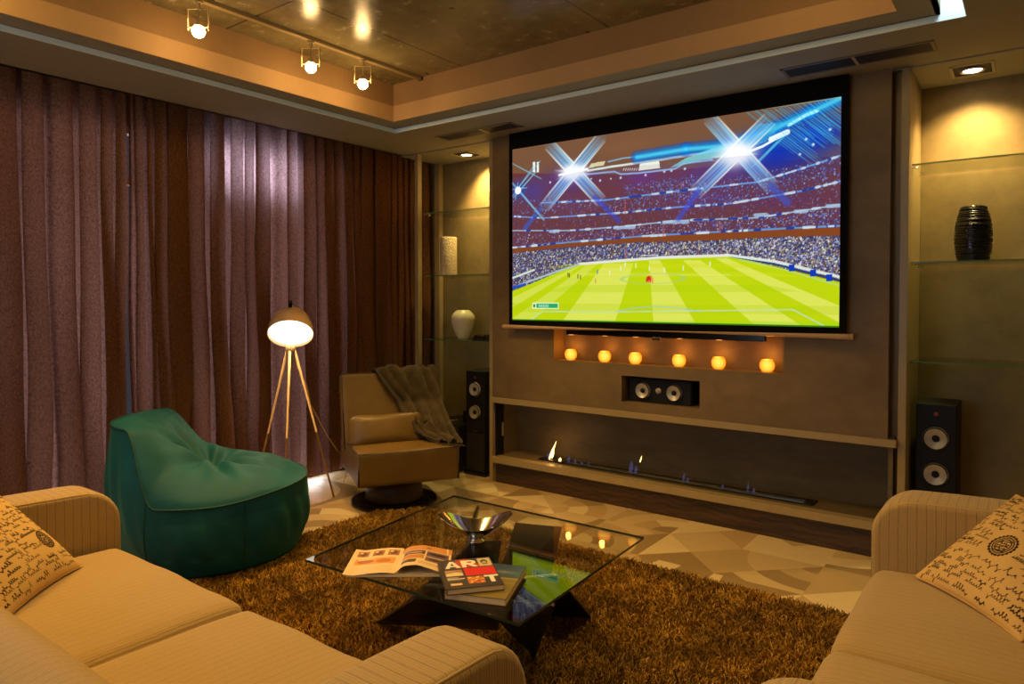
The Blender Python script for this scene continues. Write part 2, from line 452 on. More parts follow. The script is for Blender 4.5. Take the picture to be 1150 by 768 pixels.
# shadow lip and the tray sides
ix0, ix1, iy1, iy0 = -3.872, -.525, 3.672, -.25
bm = BM(); Z1 = 2.836
box(bm, CU, ix0 - .004, YF, hy1 + .4, Z1, Z1 + .02); box(bm, ix0 - .004, ix1 + .004, iy1 + .004, hy1 + .4, Z1, Z1 + .02); box(bm, ix1 + .004, -.365, YF, hy1 + .4, Z1, Z1 + .02)
box(bm, hx1, XR, YF, 4.4, Z1, Z1 + .02); box(bm, ix0 - .004, -.365, YF, iy0 - .004, Z1, Z1 + .02)
box(bm, -.385, -.365, YF, hy1, Z1, 3.05); box(bm, -.365, hx1, YF, hy1 + .1, 3.04, 3.06); box(bm, hx1, hx1 + .02, YF, hy1, Z1, 3.05); box(bm, -.365, hx1, hy1, hy1 + .02, Z1, 3.05)
struct('trim_2', bm, M['white'])
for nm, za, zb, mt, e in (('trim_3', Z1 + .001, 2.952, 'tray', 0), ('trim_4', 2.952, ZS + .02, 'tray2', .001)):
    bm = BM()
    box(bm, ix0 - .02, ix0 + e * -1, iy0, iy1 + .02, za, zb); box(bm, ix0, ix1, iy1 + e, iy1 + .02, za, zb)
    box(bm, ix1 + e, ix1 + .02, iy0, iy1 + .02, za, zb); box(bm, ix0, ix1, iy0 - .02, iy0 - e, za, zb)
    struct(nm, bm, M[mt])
struct('ceiling_slab', bx(XL, XR, YF, YB, ZS, ZS + .1), M['concrete'])

# walls
bm = BM()
box(bm, XL - .2, XR + .1, YB, YB + .12, 0, 3.1)
struct('wall_back', bm, M['niche'])
struct('wall_right', bx(XR, XR + .1, YF, YB, 0, 3.1), M['wallpaint'])
bm = BM()                                                     # rear wall; its unseen window opening is added for the cool light
box(bm, XL, -3.3, YF - .1, YF, 0, 3.1); box(bm, -1.3, XR, YF - .1, YF, 0, 3.1)
box(bm, -3.3, -1.3, YF - .1, YF, 0, .9); box(bm, -3.3, -1.3, YF - .1, YF, 2.5, 3.1)
struct('wall_rear', bm, M['wallpaint'])
bm = BM()                                                     # left wall, two window openings
for y0, y1 in ((YF, .5), (2.36, 2.46), (3.92, YB)): box(bm, XL - .15, XL, y0, y1, 0, 3.1)
for y0, y1 in ((.5, 2.36), (2.46, 3.92)): box(bm, XL - .15, XL, y0, y1, 2.66, 3.1)
struct('wall_left', bm, M['wallpaint'])
def window(n, y0, y1, cuts, transom, open_bay):
    w = obj('window_%d' % n, bx(XL - .09, XL - .02, y0, y1, 0, .05), M['winframe']); w['kind'] = 'structure'
    bm = BM(); t = .03
    ys = [y0] + cuts + [y1]
    for y in ys: box(bm, XL - .08, XL - .01, max(y0, y - t), min(y1, y + t), .05, 2.66)
    box(bm, XL - .08, XL - .01, y0, y1, 2.61, 2.66); box(bm, XL - .08, XL - .01, y0, y1, transom - .03, transom + .03)
    obj('window_frame', bm, M['winframe'], w)
    for i, (a, b) in enumerate(zip(ys[:-1], ys[1:])):
        for za, zb, up in ((.05, .105, 2), (.105, transom - .03, 0), (transom + .03, 2.61, 1)):
            obj('pane', bx(XL - .05, XL - .044, a + t, b - t, za, zb), M['winglass'] if up == 2 else M['transomglass'] if (up and i in open_bay) else M['dimglass'], w)
window(1, .5, 2.36, [1.43], 2.3, ())
window(2, 2.46, 3.92, [2.80, 3.44], 2.3, (1,))
w = obj('window_3', bx(-3.3, -1.3, YF - .09, YF - .05, .9, .95), M['winframe']); w['kind'] = 'structure'  # unseen window added behind the camera to carry the cool light
bm = BM()
for x in (-3.28, -2.3, -1.32): box(bm, x - .02, x + .02, YF - .09, YF - .04, .95, 2.5)
box(bm, -3.3, -1.3, YF - .09, YF - .04, 2.46, 2.5); obj('window_frame', bm, M['winframe'], w)

# feature wall with its recesses (front plane y=4.43)
FY = 4.43; fx0, fx1 = -3.515, -.652
def wall_with_holes(bm, x0, x1, z0, z1, y0, y1, holes):
    xs = sorted({x0, x1, *[h[0] for h in holes], *[h[1] for h in holes]}); zs = sorted({z0, z1, *[h[2] for h in holes], *[h[3] for h in holes]})
    for a, b in zip(xs[:-1], xs[1:]):
        for c, d in zip(zs[:-1], zs[1:]):
            mx, mz = (a + b) / 2, (c + d) / 2
            if any(h[0] < mx < h[1] and h[2] < mz < h[3] for h in holes): continue
            box(bm, a, b, y0, y1, c, d)
bm = BM()
cn = (-2.925, -1.228, 1.037, 1.30); sn = (-2.345, -1.765, .770, .955)
wall_with_holes(bm, fx0, fx1, .70, ZC, FY, FY + .16, [cn, sn])
box(bm, cn[0] - .01, cn[1] + .01, FY + .15, FY + .165, cn[2] - .01, cn[3] + .01)
bmesh.ops.remove_doubles(bm, verts=bm.verts[:], dist=1e-5)
# dissolve the inner doubled faces of the grid
seen = {}
for fc in bm.faces[:]:
    k = tuple(sorted(v.index for v in fc.verts))
bm.verts.index_update()
for fc in bm.faces[:]:
    k = tuple(sorted(v.index for v in fc.verts)); seen.setdefault(k, []).append(fc)
bmesh.ops.delete(bm, geom=[x for v in seen.values() if len(v) > 1 for x in v], context='FACES')
struct('wall_feature', bm, M['feature'])
bm = BM()
box(bm, sn[0] - .02, sn[0], FY + .16, FY + .34, sn[2] - .02, sn[3] + .02); box(bm, sn[1], sn[1] + .02, FY + .16, FY + .34, sn[2] - .02, sn[3] + .02)
box(bm, sn[0], sn[1], FY + .16, FY + .34, sn[2] - .02, sn[2]); box(bm, sn[0], sn[1], FY + .16, FY + .34, sn[3], sn[3] + .02); box(bm, sn[0], sn[1], FY + .33, FY + .34, sn[2], sn[3])
struct('wall_speaker_recess', bm, M['feature'])
# hollow behind the feature wall: side returns and hearth recess
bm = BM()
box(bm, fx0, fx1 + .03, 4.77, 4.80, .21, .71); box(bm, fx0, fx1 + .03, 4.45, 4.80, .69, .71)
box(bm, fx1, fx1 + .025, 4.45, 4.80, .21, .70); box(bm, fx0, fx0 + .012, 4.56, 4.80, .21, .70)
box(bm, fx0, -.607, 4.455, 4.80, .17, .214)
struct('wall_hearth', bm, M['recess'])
struct('trim_5', bx(fx1, -.607, 4.52, 4.54, 0, ZC), M['panelwood'])
struct('wall_feature_side', bx(fx0 - .02, fx0, 4.46, YB, 0, ZC), M['feature'])
# dark hearth jamb on the left with a pale clip
h = obj('hearth_jamb', bx(fx0, fx0 + .008, 4.455, 4.56, .214, .66), M['blackgloss'])
tag(h, 'black glass strip lining the left end of the fireplace opening', 'glass strip')
obj('clip', bx(fx0 + .008, fx0 + .018, 4.535, 4.545, .37, .48), M['metal'], h)

# shelves/ledges of the fireplace
s = obj('mantel_shelf', bx(-3.534, -.607, 4.412, 4.456, .660, .702), M['metal'], bevel=.002); tag(s, 'long beige metal shelf band running above the fireplace opening', 'shelf')
s = obj('hearth_ledge', bx(-3.534, -.607, 4.425, 4.5, .166, .216), M['metal'], bevel=.002); tag(s, 'long beige metal ledge below the fireplace opening', 'ledge')
s = obj('fireplace_plinth', bx(-3.53, -.612, 4.462, 4.50, 0, .165), M['darkwood'], bevel=.002); tag(s, 'dark wood grain plinth board under the fireplace ledge, resting on floor', 'plinth')
# side panels of the niches
def side_panel(x0, x1, y0, y1, label, z1=ZC - .01):
    o = obj('shelf_upright', bx(x0, x1, y0, y1, 0, z1), M['metal'], bevel=.0015); tag(o, label, 'upright', None); return o
side_panel(-3.572, -3.536, 4.45, 4.94, 'tall beige upright at left edge of the projector wall, beside the left speaker')
side_panel(-.605, -.565, 4.45, 4.955, 'tall beige upright between the projector wall and right niche')
side_panel(-4.425, -4.385, 4.45, 4.50, 'slim beige post where the curtain meets the left glass shelves')
side_panel(-4.605, -4.545, 4.90, 4.955, 'beige post at the back corner of left niche, behind the glass shelves')

# ------------------------------------------------------------------ fireplace burner
b = empty('fireplace_burner', (-2.12, 4.615, .216), 0, 'long flat steel burner tray with small blue and yellow flames', 'burner')
obj('tray', bx(-1.04, 1.04, -.065, .065, .0, .006), M['black'], b, bevel=.002)
bm = BM()
for k in range(3): box(bm, -.95, .98, -.04 + k * .02, -.034 + k * .02, .006, .010)
obj('slot_rails', bm, M['chrome'], b)
obj('cover_plate', bx(-1.03, -.80, -.06, .06, .006, .012), M['blackgloss'], b)
fl_y = m_emit('yellow_flame', (1, .55, .16), 5.0); fl_b = m_emit('blue_flame', (.16, .2, .55), .9)
def flame(bm, x, y, z, h, w, lean=0):
    pr = []
    for i in range(9):
        t = i / 8; rr = w * math.sin(PI * min(1, t * .9 + .12)) ** .8 * (1 - t) ** .35
        pr.append((max(rr, .0006), t * h))
    Mx = Matrix.Translation((x, y, z)) @ Matrix.Shear('XY', 4, (lean, 0)) 
    lathe(bm, pr, 8, Mx)
for a_ in ((-.955, -.02, .01, .15, .012, .45), (-.93, -.02, .02, .09, .012, .2), (-.85, -.03, .008, .03, .014, .2), (-.17, -.0, .09, .05, .005, .3)):
    bm = BM(); flame(bm, *a_); obj('yellow_flame', bm, fl_y, b, smooth=True)
m = MT('faint_blue_flame'); e = m.n('Emission'); m.set(e.inputs[0], (.25, .28, .8)); e.inputs[1].default_value = .045
tr = m.n('BsdfTransparent'); ad = m.n('AddShader'); m.t.links.new(e.outputs[0], ad.inputs[0]); m.t.links.new(tr.outputs[0], ad.inputs[1]); m.t.links.new(ad.outputs[0], m.out.inputs[0]); m.t.nodes.remove(m.b)
for x, h_, w_ in ((-.97, .06, .02), (-.78, .05, .018), (-.72, .03, .012), (-.66, .025, .012), (-.6, .03, .01), (-.24, .09, .02), (-.2, .06, .014), (.17, .06, .010), (.2, .03, .012), (.45, .025, .01), (.62, .07, .007), (.66, .03, .01)):
    bm = BM(); flame(bm, x, -.01, .008, h_, w_, .1); obj('blue_flame', bm, m.m, b, smooth=True)

# ------------------------------------------------------------------ curtains
def curtain(name, y0, y1, label, seed):
    rg = np.random.default_rng(seed)
    nz = 56; c = [0.0]; amps = []; wid = []
    while c[-1] < (y1 - y0):
        w_ = rg.choice([.075, .10, .13, .17, .22], p=[.2, .3, .25, .15, .1]) * rg.uniform(.85, 1.15); wid.append(w_); c.append(c[-1] + w_)
        amps.append(rg.uniform(.6, 1.25))
    c = np.array(c) * (y1 - y0) / c[-1] + y0; nf = len(wid); per = 36
    ph = np.linspace(0, nf, nf * per + 1); idx = np.minimum(ph.astype(int), nf - 1); fr = ph - idx
    yc = c[idx] + (c[idx + 1] - c[idx]) * fr; wl = (c[idx + 1] - c[idx])
    a0 = np.interp(ph, np.arange(nf) + .5, amps); wl = np.interp(ph, np.arange(nf) + .5, (c[1:] - c[:-1]))
    omega = np.interp(ph, np.arange(nf) + .5, rg.uniform(.06, .46, nf))
    z = np.linspace(.07, 2.86, nz)[None, :]; k = (2.86 - z) / 2.8
    P2 = 2 * PI * ph[:, None] + .5 * np.sin(z * 1.3 + yc[:, None] * 2.2) * k
    dz = np.interp(ph, np.arange(nf) + .5, rg.uniform(-1, 1, nf))[:, None]
    A_ = (np.clip(wl * .36, .022, .055) * a0)[:, None] * (.75 + .45 * k + .2 * dz * np.sin(z * 2.1 + dz * 3))
    X = -4.725 + A_ * np.cos(P2) + .25 * A_ * np.cos(2 * P2 + dz * 2) + .016 * np.sin(yc[:, None] * 5.3 + 1) * k
    Y = yc[:, None] + (omega * wl)[:, None] * (.7 + .6 * k) * np.sin(2 * P2) + (wl * .12)[:, None] * np.sin(P2 + dz * 3) + .045 * dz * k * np.sin(z * 1.1 + dz * 4) + .012 * k * np.sin(z * 3.1 + ph[:, None] * 2.1)
    X = X + .006 * np.sin(z * 6 + ph[:, None] * 5) * k + .010 * np.sin(z * 2.6 + ph[:, None] * 2.4 + 3 * dz) * k
    Y = np.clip(Y, y0 - .004, y1 + .004)
    P = np.stack([X, Y, np.broadcast_to(z, X.shape)], -1)
    o = link(name, grid_mesh(name, P), M['curtain']); tag(o, label, 'curtain')
    bm = BM()
    return o
curtain('curtain', -1.4, 2.112, 'brown mauve curtain panel at the far left, behind the sofa arm', 3)
curtain('curtain', 2.133, 4.90, 'wide brown mauve curtain panel behind floor lamp, bean bag and armchair', 11)
o = obj('curtain_rail', bx(-4.76, -4.70, YF + .05, 4.93, 2.87, 2.90), M['black']); tag(o, 'dark ceiling rail hidden in the pocket above both curtains', 'curtain rail')

# ------------------------------------------------------------------ projection screen
SY = 4.375
def S(x, y):       # a spot of the broadcast picture, given in the photograph's frame, to picture coordinates 0..1
    return _H(x, y)
src = np.array([[575.6, 168], [945.2, 108.6], [941.9, 368.4], [575.6, 359.4]]); dst = np.array([[0, 0], [1, 0], [1, 1], [0, 1.]])
A = []; Bv = []
for (x, y), (u_, v_) in zip(src, dst):
    A += [[x, y, 1, 0, 0, 0, -u_ * x, -u_ * y], [0, 0, 0, x, y, 1, -v_ * x, -v_ * y]]; Bv += [u_, v_]
Hh = np.linalg.solve(np.array(A), np.array(Bv))
CW, CH = 640, 360
def _H(x, y):
    w = Hh[6] * x + Hh[7] * y + 1
    return ((Hh[0] * x + Hh[1] * y + Hh[2]) / w * CW, (Hh[3] * x + Hh[4] * y + Hh[5]) / w * CH)
cv = Canvas(CW, CH, (122, 84, 58))
def SL(pts): return [S(*p) for p in pts]
# night sky and terraces
cv.poly(SL([(570, 195), (700, 196), (950, 175), (950, 300), (570, 330)]), (108, 54, 50))
for (x, y, rx, ry, c, al) in ((700, 165, 60, 14, (136, 92, 60), .6), (640, 200, 50, 26, (78, 50, 160), .7), (600, 215, 30, 26, (70, 60, 160), .6), (720, 200, 40, 20, (104, 50, 150), .55), (800, 195, 60, 22, (84, 50, 160), .6),
                              (870, 175, 60, 32, (14, 40, 170), .95), (915, 150, 50, 32, (10, 50, 190), .95), (850, 160, 70, 16, (20, 90, 200), .8), (790, 225, 70, 14, (96, 54, 120), .6), (880, 225, 60, 14, (100, 44, 90), .6), (640, 230, 60, 16, (110, 62, 100), .5)):
    X0, Y0 = S(x, y); cv.ell(X0, Y0, rx * 1.7, ry * 1.7, c, al, soft=1)
def dots(poly, n, cols, size=(1, 2.2), r=rng):
    xs = [p[0] for p in poly]; ys = [p[1] for p in poly]; k = 0
    P = []
    while len(P) < n:
        x, y = r.uniform(min(xs), max(xs)), r.uniform(min(ys), max(ys)); ins = False
        for i in range(len(poly)):
            (xa, ya), (xb, yb) = poly[i], poly[i - 1]
            if (ya > y) != (yb > y) and x < (xb - xa) * (y - ya) / (yb - ya + 1e-9) + xa: ins = not ins
        if ins: P.append((x, y))
    for (x, y) in P:
        X0, Y0 = S(x, y); w = r.uniform(*size); c = cols[r.integers(len(cols))]
        cv.rect(X0, Y0, X0 + w, Y0 + w * r.uniform(.8, 1.6), c, r.uniform(.5, 1))
blu = [(70, 110, 200), (96, 130, 200), (50, 70, 160), (150, 170, 220), (120, 60, 60), (90, 50, 90), (84, 50, 80)]
dots([(576, 225), (700, 222), (945, 176), (945, 206), (820, 228), (576, 244)], 2200, blu)
dots([(700, 208), (780, 196), (800, 212), (700, 226)], 900, blu)
dots([(576, 245), (700, 240), (945, 206), (945, 230), (700, 254), (576, 259)], 1100, [(84, 50, 70), (60, 70, 130), (110, 120, 170), (120, 56, 44), (90, 44, 40)])
dots([(576, 260), (700, 255), (945, 231), (945, 254), (700, 268), (576, 278)], 2600, blu + [(200, 200, 210), (40, 40, 90)])
r3 = [(576, 278), (640, 272), (720, 265.5), (800, 261), (880, 257), (945, 254)]
cv.poly(SL(r3 + [(945, 266), (880, 268), (800, 271), (720, 274), (640, 279), (576, 288)]), (134, 70, 34))
crowd = [(576, 284), (640, 277), (720, 272), (800, 270), (880, 266), (945, 265), (945, 312), (815, 288), (740, 291), (655, 296), (598, 318), (576, 326)]
cv.poly(SL(crowd), (78, 66, 92))
dots(crowd, 9000, [(200, 200, 205), (110, 130, 180), (50, 60, 120), (60, 50, 50), (160, 110, 90), (90, 110, 190), (230, 230, 225), (40, 50, 100), (180, 170, 110)], (1, 2.6))
for pts, c, w in ((r3, (96, 160, 220), 2.6), ([(576, 259), (640, 259), (700, 254.5), (760, 248), (850, 245), (945, 230)], (170, 200, 220), 2.2), ([(576, 243), (610, 245), (700, 239), (760, 233), (820, 229), (900, 215), (945, 204)], (110, 160, 230), 2.4),
                  ([(608, 228), (680, 225), (760, 215), (850, 205), (900, 190), (945, 175)], (110, 170, 235), 2.4)):
    pts2 = SL(pts); cv.pl(pts2, w, c)
    for a_, b_ in zip(pts2[:-1], pts2[1:]):
        for k in range(8):
            t0 = rng.uniform(0, .9); t1 = t0 + rng.uniform(.03, .1)
            pa = (a_[0] + (b_[0] - a_[0]) * t0, a_[1] + (b_[1] - a_[1]) * t0); pb = (a_[0] + (b_[0] - a_[0]) * t1, a_[1] + (b_[1] - a_[1]) * t1)
            cv.line(pa, pb, w + rng.uniform(.5, 2), (205, 225, 235) if rng.random() < .6 else (30, 60, 150))
for x0, x1, y in ((690, 712, 256), (745, 765, 250), (618, 627, 260), (768, 772, 250), (893, 905, 238), (929, 942, 232), (848, 860, 242)):
    a_, b_ = S(x0, y), S(x1, y - .5); cv.line(a_, b_, 6, (180, 215, 235), .8)
for x, y0, y1 in ((745, 253, 266), (711, 258, 266), (808, 250, 261), (703, 278, 292), (702, 224, 240), (690, 262, 269), (756, 281, 288), (784, 280, 287), (810, 282, 287), (617, 215, 222), (765, 205, 212)):
    cv.line(S(x, y0), S(x, y1), 2.4, (200, 96, 74), .65)
# pitch
pitch = [(575, 327), (598, 318), (640, 300), (655, 296), (740, 291), (815, 288), (830, 290), (945, 318), (945, 372), (572, 364)]
cv.poly(SL(pitch), (190, 212, 14))
top = [(678, 296), (711, 296), (728.7, 292.6), (741, 292.6), (767, 292.6), (786, 292.6), (803.5, 291), (815, 290)]
bot = [(627.8, 366), (688.7, 367), (734, 367), (782.6, 367), (848.7, 367), (901, 367), (945, 364), (990, 364)]
cut = lambda q: SL(q)
for i in (0, 2, 4, 6): cv.poly(cut([top[i], top[i + 1], bot[i + 1], bot[i]]), (222, 228, 96), .9)
cv.poly(SL([(640, 303), (655, 297), (576, 345), (576, 334)]), (214, 224, 90), .8); cv.poly(SL([(660, 297), (672, 296), (590, 366), (575, 366), (575, 358)]), (214, 224, 90), .75)
for y0, y1, c, al in ((296, 301, (210, 216, 20), .35), (306, 311, (226, 226, 60), .25), (320, 328, (170, 205, 10), .3), (340, 350, (170, 200, 10), .25), (358, 369, (150, 215, 30), .4)):
    cv.poly(SL([(576, y0), (945, y0 + 4), (945, y1 + 4), (576, y1)]), c, al) if y0 > 330 else cv.poly(SL([(640, y0), (860, y0), (900, y1), (610, y1)]), c, al)
ln = (190, 222, 190)
cv.pl(SL([(610, 349.5), (700, 350), (890, 348), (932, 370)]), 1.6, ln); cv.pl(SL([(610, 349.5), (586, 366)]), 1.6, ln)
cv.pl(SL([(692, 350), (710, 346), (735, 344), (762, 346), (786, 350)]), 1.4, (150, 200, 200)); cv.pl(SL([(655, 308), (820, 309)]), 1, (225, 235, 150), .7)
X0, Y0 = S(732, 313); X1, _ = S(768, 313); cv.ell(X0, Y0, X1 - X0, 9, (160, 200, 140), .8, ring=.5)
cv.pl(SL([(820, 288), (870, 297), (945, 316)]), 3.2, (24, 60, 120)); cv.pl(SL([(815, 286.5), (870, 294), (945, 312)]), 4.5, (220, 226, 220)); cv.pl(SL([(830, 292), (880, 303), (945, 322)]), 1.4, (180, 220, 140))
cv.pl(SL([(650, 296.5), (700, 292.5), (740, 289.5), (818, 287)]), 5, (226, 228, 214)); cv.pl(SL([(576, 323), (594, 316), (625, 305), (650, 297)]), 4, (170, 190, 190)); cv.pl(SL([(576, 312), (600, 303)]), 4, (210, 225, 215)); cv.pl(SL([(576, 323), (590, 319)]), 5, (30, 80, 190))
cv.pl(SL([(721, 290), (721, 287), (738, 286.5), (738, 289.5)]), 1, (240, 240, 240))
for x, y in ((888, 301), (912, 307), (930, 312)): a_ = S(x, y); cv.rect(a_[0] - 4, a_[1] - 5, a_[0] + 5, a_[1] + 6, (20, 60, 180))
for x, y, c in ((638, 308, (40, 50, 40)), (639.5, 309, (30, 40, 40)), (649, 310, (30, 40, 50)), (652, 311, (50, 50, 50)), (671, 305, (40, 100, 190)), (684.5, 306, (230, 240, 230)), (668.8, 315, (230, 110, 60)), (697, 301, (240, 240, 230)), (714, 298, (240, 240, 230)), (746, 303, (240, 240, 240)), (767, 301, (230, 240, 240)), (797, 296.5, (230, 240, 240)), (729, 301, (235, 240, 230)), (702, 297, (240, 240, 240))):
    a_ = S(x, y); cv.line((a_[0], a_[1] - 3), (a_[0], a_[1] + 4), 2, c, .9)
for k in range(16):
    a_ = S(729.5 + rng.uniform(-4, 4), 314 + rng.uniform(-2, 2)); cv.line((a_[0], a_[1] - 3), (a_[0], a_[1] + 3), 2, [(226, 60, 40), (240, 110, 80), (200, 40, 30)][k % 3])
# score badge
a_, b_ = S(598, 339.5), S(627.5, 347); cv.rect(a_[0], a_[1], b_[0], b_[1], (226, 240, 190)); cv.rect(a_[0] + 10, a_[1] + 2, b_[0] - 2, b_[1] - 2, (40, 170, 100))
cv.ell(a_[0] + 5, (a_[1] + b_[1]) / 2, 2.5, 3.5, (50, 110, 50))
for k in range(7): cv.line((a_[0] + 17 + k * 3.6, a_[1] + 4), (a_[0] + 17.6 + k * 3.6, b_[1] - 4), 1.4, (210, 245, 225))
# pause sign
for x in (599.8, 604.2): a_, b_ = S(x - 1.3, 182.2), S(x + 1.3, 193.4); cv.rect(a_[0], a_[1], b_[0], b_[1], (236, 244, 236))
# roof lights
for x in (648, 664, 686): cv.ell(*S(x, 201), 1.5, 1.5, (230, 240, 240))
for x, y in ((618, 205), (674, 203), (746, 193), (754, 192), (769, 190), (905, 157), (913, 163), (932, 146), (898, 174), (725, 197), (697, 200)): cv.ell(*S(x, y), 2.2, 2.2, (230, 245, 255), .9)
cv.pl(SL([(660, 192), (690, 187), (740, 180), (790, 172), (815, 168)]), 4, (214, 226, 220)); cv.pl(SL([(655, 196.5), (690, 193), (697, 196), (720, 194.5), (758, 190), (768, 184), (800, 180)]), 3, (150, 180, 225))
cv.poly(SL([(664, 184), (680, 181), (678, 186), (661, 189)]), (214, 206, 160)); a_ = SL([(719, 183), (740, 180), (741, 189), (717, 192)]); cv.poly(a_, (240, 240, 220))
cv.pl(SL([(683, 182), (700, 178), (722, 175.5)]), 2.4, (130, 180, 215)); 
for k in range(7): cv.line(S(700 + k * 2.4, 191.5), S(701 + k * 2.4, 189.5), 1.6, (235, 220, 200))
for i, w in enumerate((26, 18, 10, 5)):
    cv.pl(SL([(715, 177), (770, 168), (820, 164), (870, 145), (910, 127), (944, 111)]), w, [(10, 80, 200), (14, 130, 225), (40, 180, 235), (90, 215, 245)][i], [.35, .5, .6, .7][i])
cv.poly(SL([(752, 189), (770, 178), (800, 167), (822, 164), (822, 175), (790, 180)]), (130, 225, 235), .75)
cv.poly(SL([(815, 169), (850, 140), (880, 138), (860, 160), (835, 168)]), (70, 180, 220), .6)
cv.pl(SL([(866, 157), (875, 153), (884, 149)]), 9, (235, 250, 255)); cv.pl(SL([(886, 141), (905, 130), (918, 125)]), 5, (170, 245, 255)); cv.pl(SL([(838, 172), (856, 165), (872, 156)]), 4, (235, 250, 255)); cv.pl(SL([(862, 122), (945, 110)]), 2, (180, 190, 140), .6)
for k in range(34):
    x = 838 + k * 3.0 + rng.uniform(-1, 1); y = 126 - (x - 838) * .16 + rng.uniform(0, 3)
    L = rng.uniform(14, 60)
    cv.line(S(x, y), S(min(x + L, 944), y + L * .78 if x + L < 944 else y + (944 - x) * .78), rng.uniform(.8, 1.6), (60, 190, 230), rng.uniform(.3, .75))
for k in range(22):
    x = 868 + k * 2.6; y = 156 - k * 1.3; L = rng.uniform(18, 44)
    cv.line(S(x, y), S(min(x + L, 944), y + min(L, 944 - x) * .75), 1.3, (90, 200, 215), rng.uniform(.3, .8), fade=.5)
for k in range(9):
    x = 876 - k * 1.2; y = 153 + k * .8; cv.line(S(x + 6, y), S(x - 24, y + 30), 1.2, (80, 190, 225), .55)
def flare_band(p, q, w, edge=(245, 250, 235), fill=(96, 170, 245), n=7):
    (x0, y0), (x1, y1) = S(*p), S(*q); dx, dy = x1 - x0, y1 - y0; L = math.hypot(dx, dy); nx, ny = -dy / L, dx / L
    cv.line((x0, y0), (x1, y1), w * 1.0, fill, .72, soft=4, fade=.8)
    for k in range(n):
        o_ = (k / (n - 1) - .5) * w + rng.uniform(-1, 1); e = 1.0 if k in (0, 1, n - 1) else .55
        cv.line((x0 + nx * o_, y0 + ny * o_), (x1 + nx * o_, y1 + ny * o_), 3.2 if e == 1 else 1.6, edge if k % 2 == 0 else (150, 215, 245), e * .95, fade=.75)
flare_band((617, 163), (675, 226), 24); flare_band((675, 155), (612, 232), 24)
flare_band((797, 134), (866, 210), 22, n=8); flare_band((864, 135), (782, 216), 24, n=7)
cv.line(S(866, 210), S(884, 228), 12, (60, 90, 210), .6, soft=5); cv.line(S(783, 216), S(762, 246), 10, (60, 80, 230), .6, soft=5); cv.line(S(668, 222), S(695, 248), 9, (50, 70, 220), .6, soft=5); cv.line(S(606, 236), S(590, 256), 10, (50, 100, 225), .6, soft=5)
for (x, y, rx, ry) in ((643, 193.5, 18, 7), (640, 194, 10, 10), (652, 192, 10, 7), (828, 173, 20, 12), (824, 174, 12, 14)): cv.ell(*S(x, y), rx * 2.2, ry * 2.2, (255, 255, 255), 1, soft=1)
for cx_, cy_, L_ in ((643, 193.5, 46), (828, 173, 50)):
    X0, Y0 = S(cx_, cy_)
    for k in range(46):
        a_ = rng.uniform(0, 2 * PI); l_ = L_ * rng.uniform(.25, .75) * (1.3 if abs(math.cos(a_)) > .8 else .8)
        cv.line((X0, Y0), (X0 + l_ * math.cos(a_), Y0 + l_ * .6 * math.sin(a_)), 1.4, (225, 240, 255), .55, fade=.6)
    cv.ell(X0, Y0, L_ * .75, L_ * .5, (255, 255, 255), .95, soft=1)
cv.ell(*S(644, 193.5), 17, 7, (255, 255, 255)); cv.ell(*S(829, 172.5), 14, 10, (255, 255, 255))
# haze over the upper tiers
cv.poly(SL([(576, 200), (945, 165), (945, 254), (800, 261), (640, 272), (576, 278)]), (90, 90, 170), .13); cv.line(S(628, 197), S(660, 190), 4, (255, 255, 255))
# small star on the left
cv.ell(*S(582, 214), 28, 26, (30, 90, 210), .8, soft=1)
for p, q, w in (((576, 206), (611, 247), 4), ((600, 186), (572, 226), 2), ((607, 181), (580, 214), 2), ((576, 184), (608, 201), 2), ((603, 192), (577, 222), 3), ((579, 225), (582, 205), 2), ((576, 213), (592, 211), 2)): cv.line(S(*p), S(*q), w, (130, 205, 235), .8, fade=.3)
cv.ell(*S(582, 214), 8, 8, (255, 255, 255)); cv.rect(0, CH - 3, CW, CH, (60, 120, 20)) 
ps = empty('projection_screen', (-2.09, SY, 1.28), 0, 'large projection screen showing a football match, hanging before the wall', 'projection screen')
x0, x1, z0, z1 = -3.277, -.902, 1.335, 2.671
xs = np.linspace(x0, x1, CW) + 2.09; zs = np.linspace(z1, z0, CH) - 1.28
P = np.zeros((CH, CW, 3)); P[..., 0] = xs[None, :]; P[..., 2] = zs[:, None]; P[..., 1] = -.0015
pic = link('picture', grid_mesh('picture', P[::-1], cv.lin()[::-1], smooth=False), m_paint('screen_image', emit=.93), ps)
pic['label'] = 'bright picture of a floodlit stadium and green pitch'
obj('black_border', bx(-3.312 + 2.09, -.862 + 2.09, 0, .004, .015, ZC - .005 - 1.28), M['blackmatte'], ps)
bm = tube(BM(), [(-3.36 + 2.09, -.004, .003), (-.828 + 2.09, -.004, .003)], .017, 14)
obj('bottom_bar', bm, plain('beige_bar_enamel', rgb(206, 168, 124), .4), ps, smooth=False)
bm = tube(BM(), [(-.855 + 2.09, -.004, .003), (-.825 + 2.09, -.004, .003)], .021, 14); obj('bar_end_cap', bm, M['lampmetal'], ps)
obj('bar_end_cap', tube(BM(), [(-3.365 + 2.09, -.004, .003), (-3.34 + 2.09, -.004, .003)], .019, 14), M['lampmetal'], ps)
obj('roller_casing', bx(-3.30 + 2.09, -.87 + 2.09, .006, .052, ZC - .06 - 1.28, ZC - .006 - 1.28), M['black'], ps)
# television hidden behind the lowered screen: only its lower edge shows
tv = empty('mounted_television', (-2.06, 4.41, 1.235), 0, 'slim black television mounted behind the lowered screen, only bottom edge showing', 'television')
obj('casing', bx(-.73, .73, -.018, .018, .0, .80), M['blackgloss'], tv, bevel=.004)
obj('display', bx(-.715, .715, -.0195, -.018, .02, .785), M['blackgloss'], tv)
obj('logo_tab', bx(-.03, .03, -.02, -.01, -.018, .004), M['chrome'], tv, bevel=.002)

